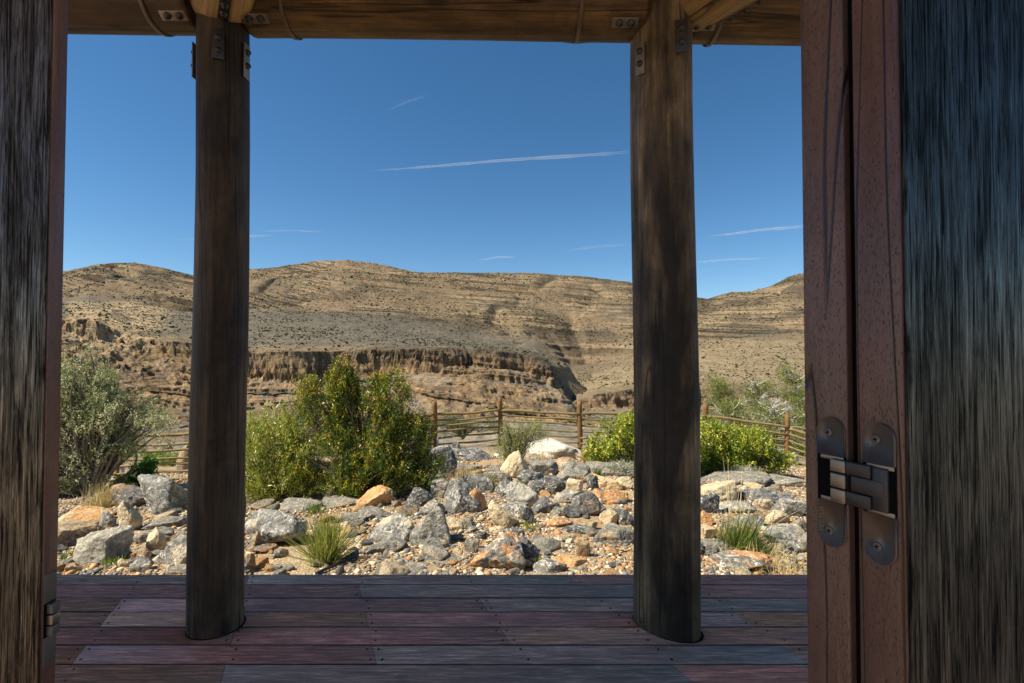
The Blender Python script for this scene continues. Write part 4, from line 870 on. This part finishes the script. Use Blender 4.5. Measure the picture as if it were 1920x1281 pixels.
for i in range(len(rows)-1):
    y1, y0 = rows[i]-.0045, rows[i+1]+.0045; js = jn.get(i) or sorted(r.choice(JO, 3, replace=False)); xs = [-7.0, *js, 6.0]
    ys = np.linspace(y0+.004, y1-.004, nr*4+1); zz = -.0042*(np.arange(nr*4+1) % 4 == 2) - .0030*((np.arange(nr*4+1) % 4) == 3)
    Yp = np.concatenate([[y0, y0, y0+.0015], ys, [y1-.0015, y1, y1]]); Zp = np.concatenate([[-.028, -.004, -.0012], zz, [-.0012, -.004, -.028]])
    for q in range(len(xs)-1):
        cl = np.array((bc.get(i) or [(PU, BR, GY, BL_)[int(r.integers(4))] for _ in xs])[q])*r.uniform(.9, 1.1)
        a = xs[q]-.4*(Yp-2.5)+(.0012 if q else 0); b_ = xs[q+1]-.4*(Yp-2.5)-.0012; n = len(Yp); dz = r.normal(0, .0007)
        V = np.concatenate([np.stack([a, Yp, Zp+dz], -1), np.stack([b_, Yp, Zp+dz], -1)]); F = np.array([(j, j+1, n+j+1, n+j) for j in range(n-1)])
        m.add(V, [F[:, ::-1], np.array([list(range(n))]), np.array([list(range(n, 2*n))[::-1]])], cl*np.tile(np.where(Zp < -.0035, .10, 1), 2)[:, None])  # board sides and groove bottoms darkened in colour, standing in for gap shade
k = NM('deck_wood'); v = k.vec((1.1, 40, 40)); n1 = k.noise(v, 2.4, 7, .68, .4); n2 = k.noise(k.vec((6, 150, 30)), 1, 5, .75); n3 = k.noise(k.vec((1.2, 5, 1)), 1, 4, .6, .6)
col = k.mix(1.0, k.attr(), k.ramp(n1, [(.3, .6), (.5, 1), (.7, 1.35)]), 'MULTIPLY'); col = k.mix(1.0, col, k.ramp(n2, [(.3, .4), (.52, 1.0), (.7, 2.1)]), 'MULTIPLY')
col = k.mix(k.ramp(n3, [(.45, 0), (.65, .5)]), col, (.27, .21, .17)); col = k.mix(k.ramp(k.noise(k.vec((3, 9, 1)), 1, 2), [(.68, 0), (.78, .6)]), col, (.03, .025, .025))
DK = k.fin(col, k.ramp(n2, [(.3, .6), (.7, .33)]), k.bump(n2, .8, .003, k.bump(n1, .5, .005)), .4)
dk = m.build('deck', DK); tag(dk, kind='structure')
k = NM('screw_mat'); SM = k.fin((.02, .019, .018), .4, None, .5, .5); ns = 0; so_ = None
for i in range(7):
    for X0 in (-1.97, -1.33, -.70, -.08, .53, 1.14):
        for fy in (.24, .76):
            for sg in ((-1, 1) if (X0 in jn[i] and i < 6) else (1,)):
                if ns >= 100: continue
                y_ = rows[i+1]+(rows[i]-rows[i+1])*fy; x_ = X0-.4*(y_-2.5)+.024*sg+float(r.normal(0, .003))
                if so_ is None:
                    V, F = tube([(0, 0, -.004), (0, 0, .0004), (0, 0, .0006)], [.0052, .0052, .002], 12); so_ = mesh('screw', V, F, SM, dk); o = so_
                else: o = so_.copy(); C.objects.link(o); o.parent = dk
                o.location = (x_, y_, 0.0003); ns += 1
m = MB()
for X0 in JO: 
    L = 3.9; c = np.array([X0-.4*(1.05-2.5), 1.05, -.10]); m.box(c, (.05, L, .14), math.atan(.4))
m.box((-.5, rows[0]-.03, -.10), (13, .03, .13)); m.build('joist', DK, dk); dk.children[-1]['kind'] = 'stuff'
# ------------------------------------------------------------------ doors
def door_face(name, lt_, dk_, amt):
    k = NM(name); n1 = k.noise(k.vec((240, 240, 8), rnd=True), 1, 6, .7, .9); n2 = k.noise(k.vec((600, 600, 40), rnd=True), 1, 4, .6); n3 = k.noise(k.vec((30, 30, 5), rnd=True), 1, 7, .7, .9)
    f1 = k.math('MULTIPLY', k.ramp(n1, [(.42, .02), (.56, .5), (.68, 1)]), k.ramp(n3, [(.34, .12), (.62, 1)])); col = k.mix(f1, dk_, lt_)
    col = k.mix(1.0, col, k.ramp(n2, [(.3, .5), (.7, 1.5)]), 'MULTIPLY'); b = k.bump(n1, .5, .004); b = k.bump(n2, .4, .0015, b)
    m = k.fin(col, k.ramp(f1, [(0, .5), (.6, .28)]), b, .5); k.l(k.math('MULTIPLY', f1, amt), k.b.inputs['Specular IOR Level']); k.b.inputs['IOR'].default_value = 1.9; return m
WD = door_face('door_face_wood', (.05, .068, .058), (.004, .006, .006), .5); WDL = door_face('door_face_brown', (.19, .135, .06), (.012, .010, .008), 1.0)  # teal base of the folding door face stands in for reflected sky
WE = wood('door_edge_wood', (.085, .05, .036), (.16, .092, .068), (.12, .05, .035), .6, axis=2, rough=.36, spec=.6, bmp=.12, fine=.6, pores=520, ckw=.0022, mott=.45)
k = NM('gap_black'); BKM = k.fin((.004, .004, .004), .9, None, .1)
def door_root(name, loc, label): return empty(name, loc, label, 'door')
u_ = Vector((.39, -.92, 0)).normalized(); inn = Vector((.92, .39, 0)).normalized(); A0 = Vector((.417, .740, 0))
rt = door_root('folding_door', (A0.x, A0.y, 0), 'dark wooden folding door at the right, seen on its hinged edges')
def slab(name, t0, t1, z0, z1, d0, d1, mat, ch=.003):
    m = MB(); M = Matrix((u_, inn, Vector((0, 0, 1)))).transposed(); m.box((0, 0, 0), (t1-t0, d1-d0, z1-z0), 0, ch, M=M)
    c = u_*(t0+t1)/2+inn*(d0+d1)/2+Vector((0, 0, (z0+z1)/2)); return mesh(name, np.concatenate(m.V)+np.array(c), [np.concatenate(f) for f in m.F.values()], mat, rt, None, False)
Hd = 2.45; sz0, sz1 = 1.096, 1.159
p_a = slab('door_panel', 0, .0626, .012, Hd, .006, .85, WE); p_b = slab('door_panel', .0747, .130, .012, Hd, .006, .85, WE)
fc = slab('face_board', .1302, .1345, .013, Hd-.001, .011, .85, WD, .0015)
st = slab('seal', .0628, .0745, .02, Hd-.02, .018, .84, BKM, 0)
def loop_plate(m, t0, t1, z0, z1, up, d=.0045, th=.003):
    """half of a round-ended hinge plate lying in the edge face"""
    c = (t0+t1)/2; r_ = (t1-t0)/2; pts = []
    if up: pts = [(t0, z0), (t1, z0)]+[(c+r_*math.cos(a), z1-r_+r_*math.sin(a)) for a in np.linspace(0, math.pi, 22)]
    else: pts = [(t1, z1), (t0, z1)]+[(c-r_*math.cos(a), z0+r_-r_*math.sin(a)) for a in np.linspace(0, math.pi, 22)]
    n = len(pts); V = []
    for dd_, ins in ((d, 0), (d-th+.0007, 0), (d-th, .0007)):
        for (a, z_) in pts: V.append(u_*(a+(c-a)*ins/r_)+inn*dd_+Vector((0, 0, z_)))
    F4 = [(j+q*n, (j+1) % n+q*n, (j+1) % n+(q+1)*n, j+(q+1)*n) for q in (0, 1) for j in range(n)]
    m.add([v_[:] for v_ in V], [np.array(F4), np.array([[2*n+j for j in range(n)][::-1]]), np.array([list(range(n))])])
k = NM('hinge_metal'); n = k.noise(k.vec(), 60, 4); HG = k.fin(k.mix(n, (.12, .112, .105), (.17, .16, .15)), .55, None, .4, .6)
k = NM('hinge_chrome'); HC = k.fin((.24, .215, .18), .38, None, .5, .85)
h = bpy.data.objects.new('hinge', None); C.objects.link(h); h.parent = rt
for (t0, t1) in ((.0215, .0605), (.084, .123)):
    for up in (True, False):
        m = MB(); loop_plate(m, t0, t1, sz1 if up else 1.035, 1.211 if up else sz0, up); hp = m.build('plate', HG, h)
        cz = 1.211-.021 if up else 1.035+.021; m = MB(); p = u_*((t0+t1)/2-.002)+inn*.0015+Vector((0, 0, cz)); V, F = tube([p, p-inn*.0012], [.0062, .0052], 20); m.add(V, F)
        sc_ = m.build('screw', HG, hp); m = MB(); V = []
        for a in (0, math.pi/2):
            ca, sa = math.cos(a+.3), math.sin(a+.3); q0 = p-inn*.00135; m.box(tuple(q0), (.0056, .0003, .0013), 0, 0, M=Matrix((u_*ca+Vector((0, 0, sa)), inn, Vector((0, 0, ca))-u_*sa)).transposed())
        m.build('cross_slot', BKM, hp)
        # slanted lip of the pocket
        zc_ = sz1-.003 if up else sz0+.003; m = MB(); m.box(tuple(u_*((t0+t1)/2+.002)+inn*.004+Vector((0, 0, zc_))), (t1-t0-.006, .004, .006), 0, .001, M=Matrix((u_, inn, Vector((0, 0, 1)))).transposed()); m.build('lip', HC, hp)
    m = MB(); m.box(tuple(u_*((t0+t1)/2)+inn*.0095+Vector((0, 0, (sz0+sz1)/2))), (t1-t0, .012, sz1-sz0), 0, 0, M=Matrix((u_, inn, Vector((0, 0, 1)))).transposed()); m.build('pocket', BKM, h)
Mh = Matrix((u_, inn, Vector((0, 0, 1)))).transposed()
def hb(nm, t0, t1, d0, d1, z0, z1, mat, ch=.0015):
    m = MB(); m.box(tuple(u_*(t0+t1)/2+inn*(d0+d1)/2+Vector((0, 0, (z0+z1)/2))), (t1-t0, d1-d0, z1-z0), 0, ch, M=Mh); return m.build(nm, mat, h)
for (z0, z1) in ((1.139, 1.156), (1.1185, 1.1375), (1.0995, 1.117)):
    hb('arm', .045, .0655, -.005, .002, z0, z1, HC)
for (z0, z1) in ((1.139, 1.156), (1.0995, 1.117)): hb('arm', .0655, .097, -.004, .003, z0, z1, MSD)
hb('arm', .071, .112, -.002, .006, 1.1175, 1.1385, MSD); hb('knuckle', .097, .116, -.001, .008, 1.1005, 1.155, MSD)
tx = bpy.data.curves.new('lettering', 'FONT'); tx.body = 'TECTUS'; tx.size = .0085; tx.extrude = .0001; tx.align_x = 'CENTER'; tx.space_character = 1.2
to = bpy.data.objects.new('lettering', tx); C.objects.link(to); to.data.materials.append(HC); to.parent = h
Mt = Matrix((Vector((0, 0, 1)), -u_, -inn)).transposed().to_4x4(); Mt.translation = u_*.031+inn*.0014+Vector((0, 0, 1.069)); to.matrix_local = Mt
# left door
lx = -.885; lt = door_root('hinged_door', (lx, 1.0, 0), 'dark weathered wooden door at the left edge of the view')
lt.rotation_euler = (0, R(.1), 0)
def lbox(nm, x0, x1, y0, y1, z0, z1, mat, ch=.003, par=None):
    m = MB(); m.box(((x0+x1)/2, (y0+y1)/2, (z0+z1)/2), (x1-x0, y1-y0, z1-z0), 0, ch); return m.build(nm, mat, par or lt)
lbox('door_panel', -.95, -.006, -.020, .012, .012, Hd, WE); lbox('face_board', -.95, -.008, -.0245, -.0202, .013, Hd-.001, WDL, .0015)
h2 = bpy.data.objects.new('hinge', None); C.objects.link(h2); h2.parent = lt
z0_, z1_ = .70, .875
lbox('plate', -.0062, -.0045, -.018, .008, z0_, z0_+.055, HG, .0008, h2); lbox('plate', -.0062, -.0045, -.018, .008, z1_-.055, z1_, HG, .0008, h2)
lbox('pocket', -.008, -.0055, -.017, .007, z0_+.055, z1_-.055, BKM, 0, h2)
for j in range(3): lbox('arm', -.006, .006, -.012, .006, z0_+.057+j*.021, z0_+.076+j*.021, HC if j % 2 else HG, .0015, h2)
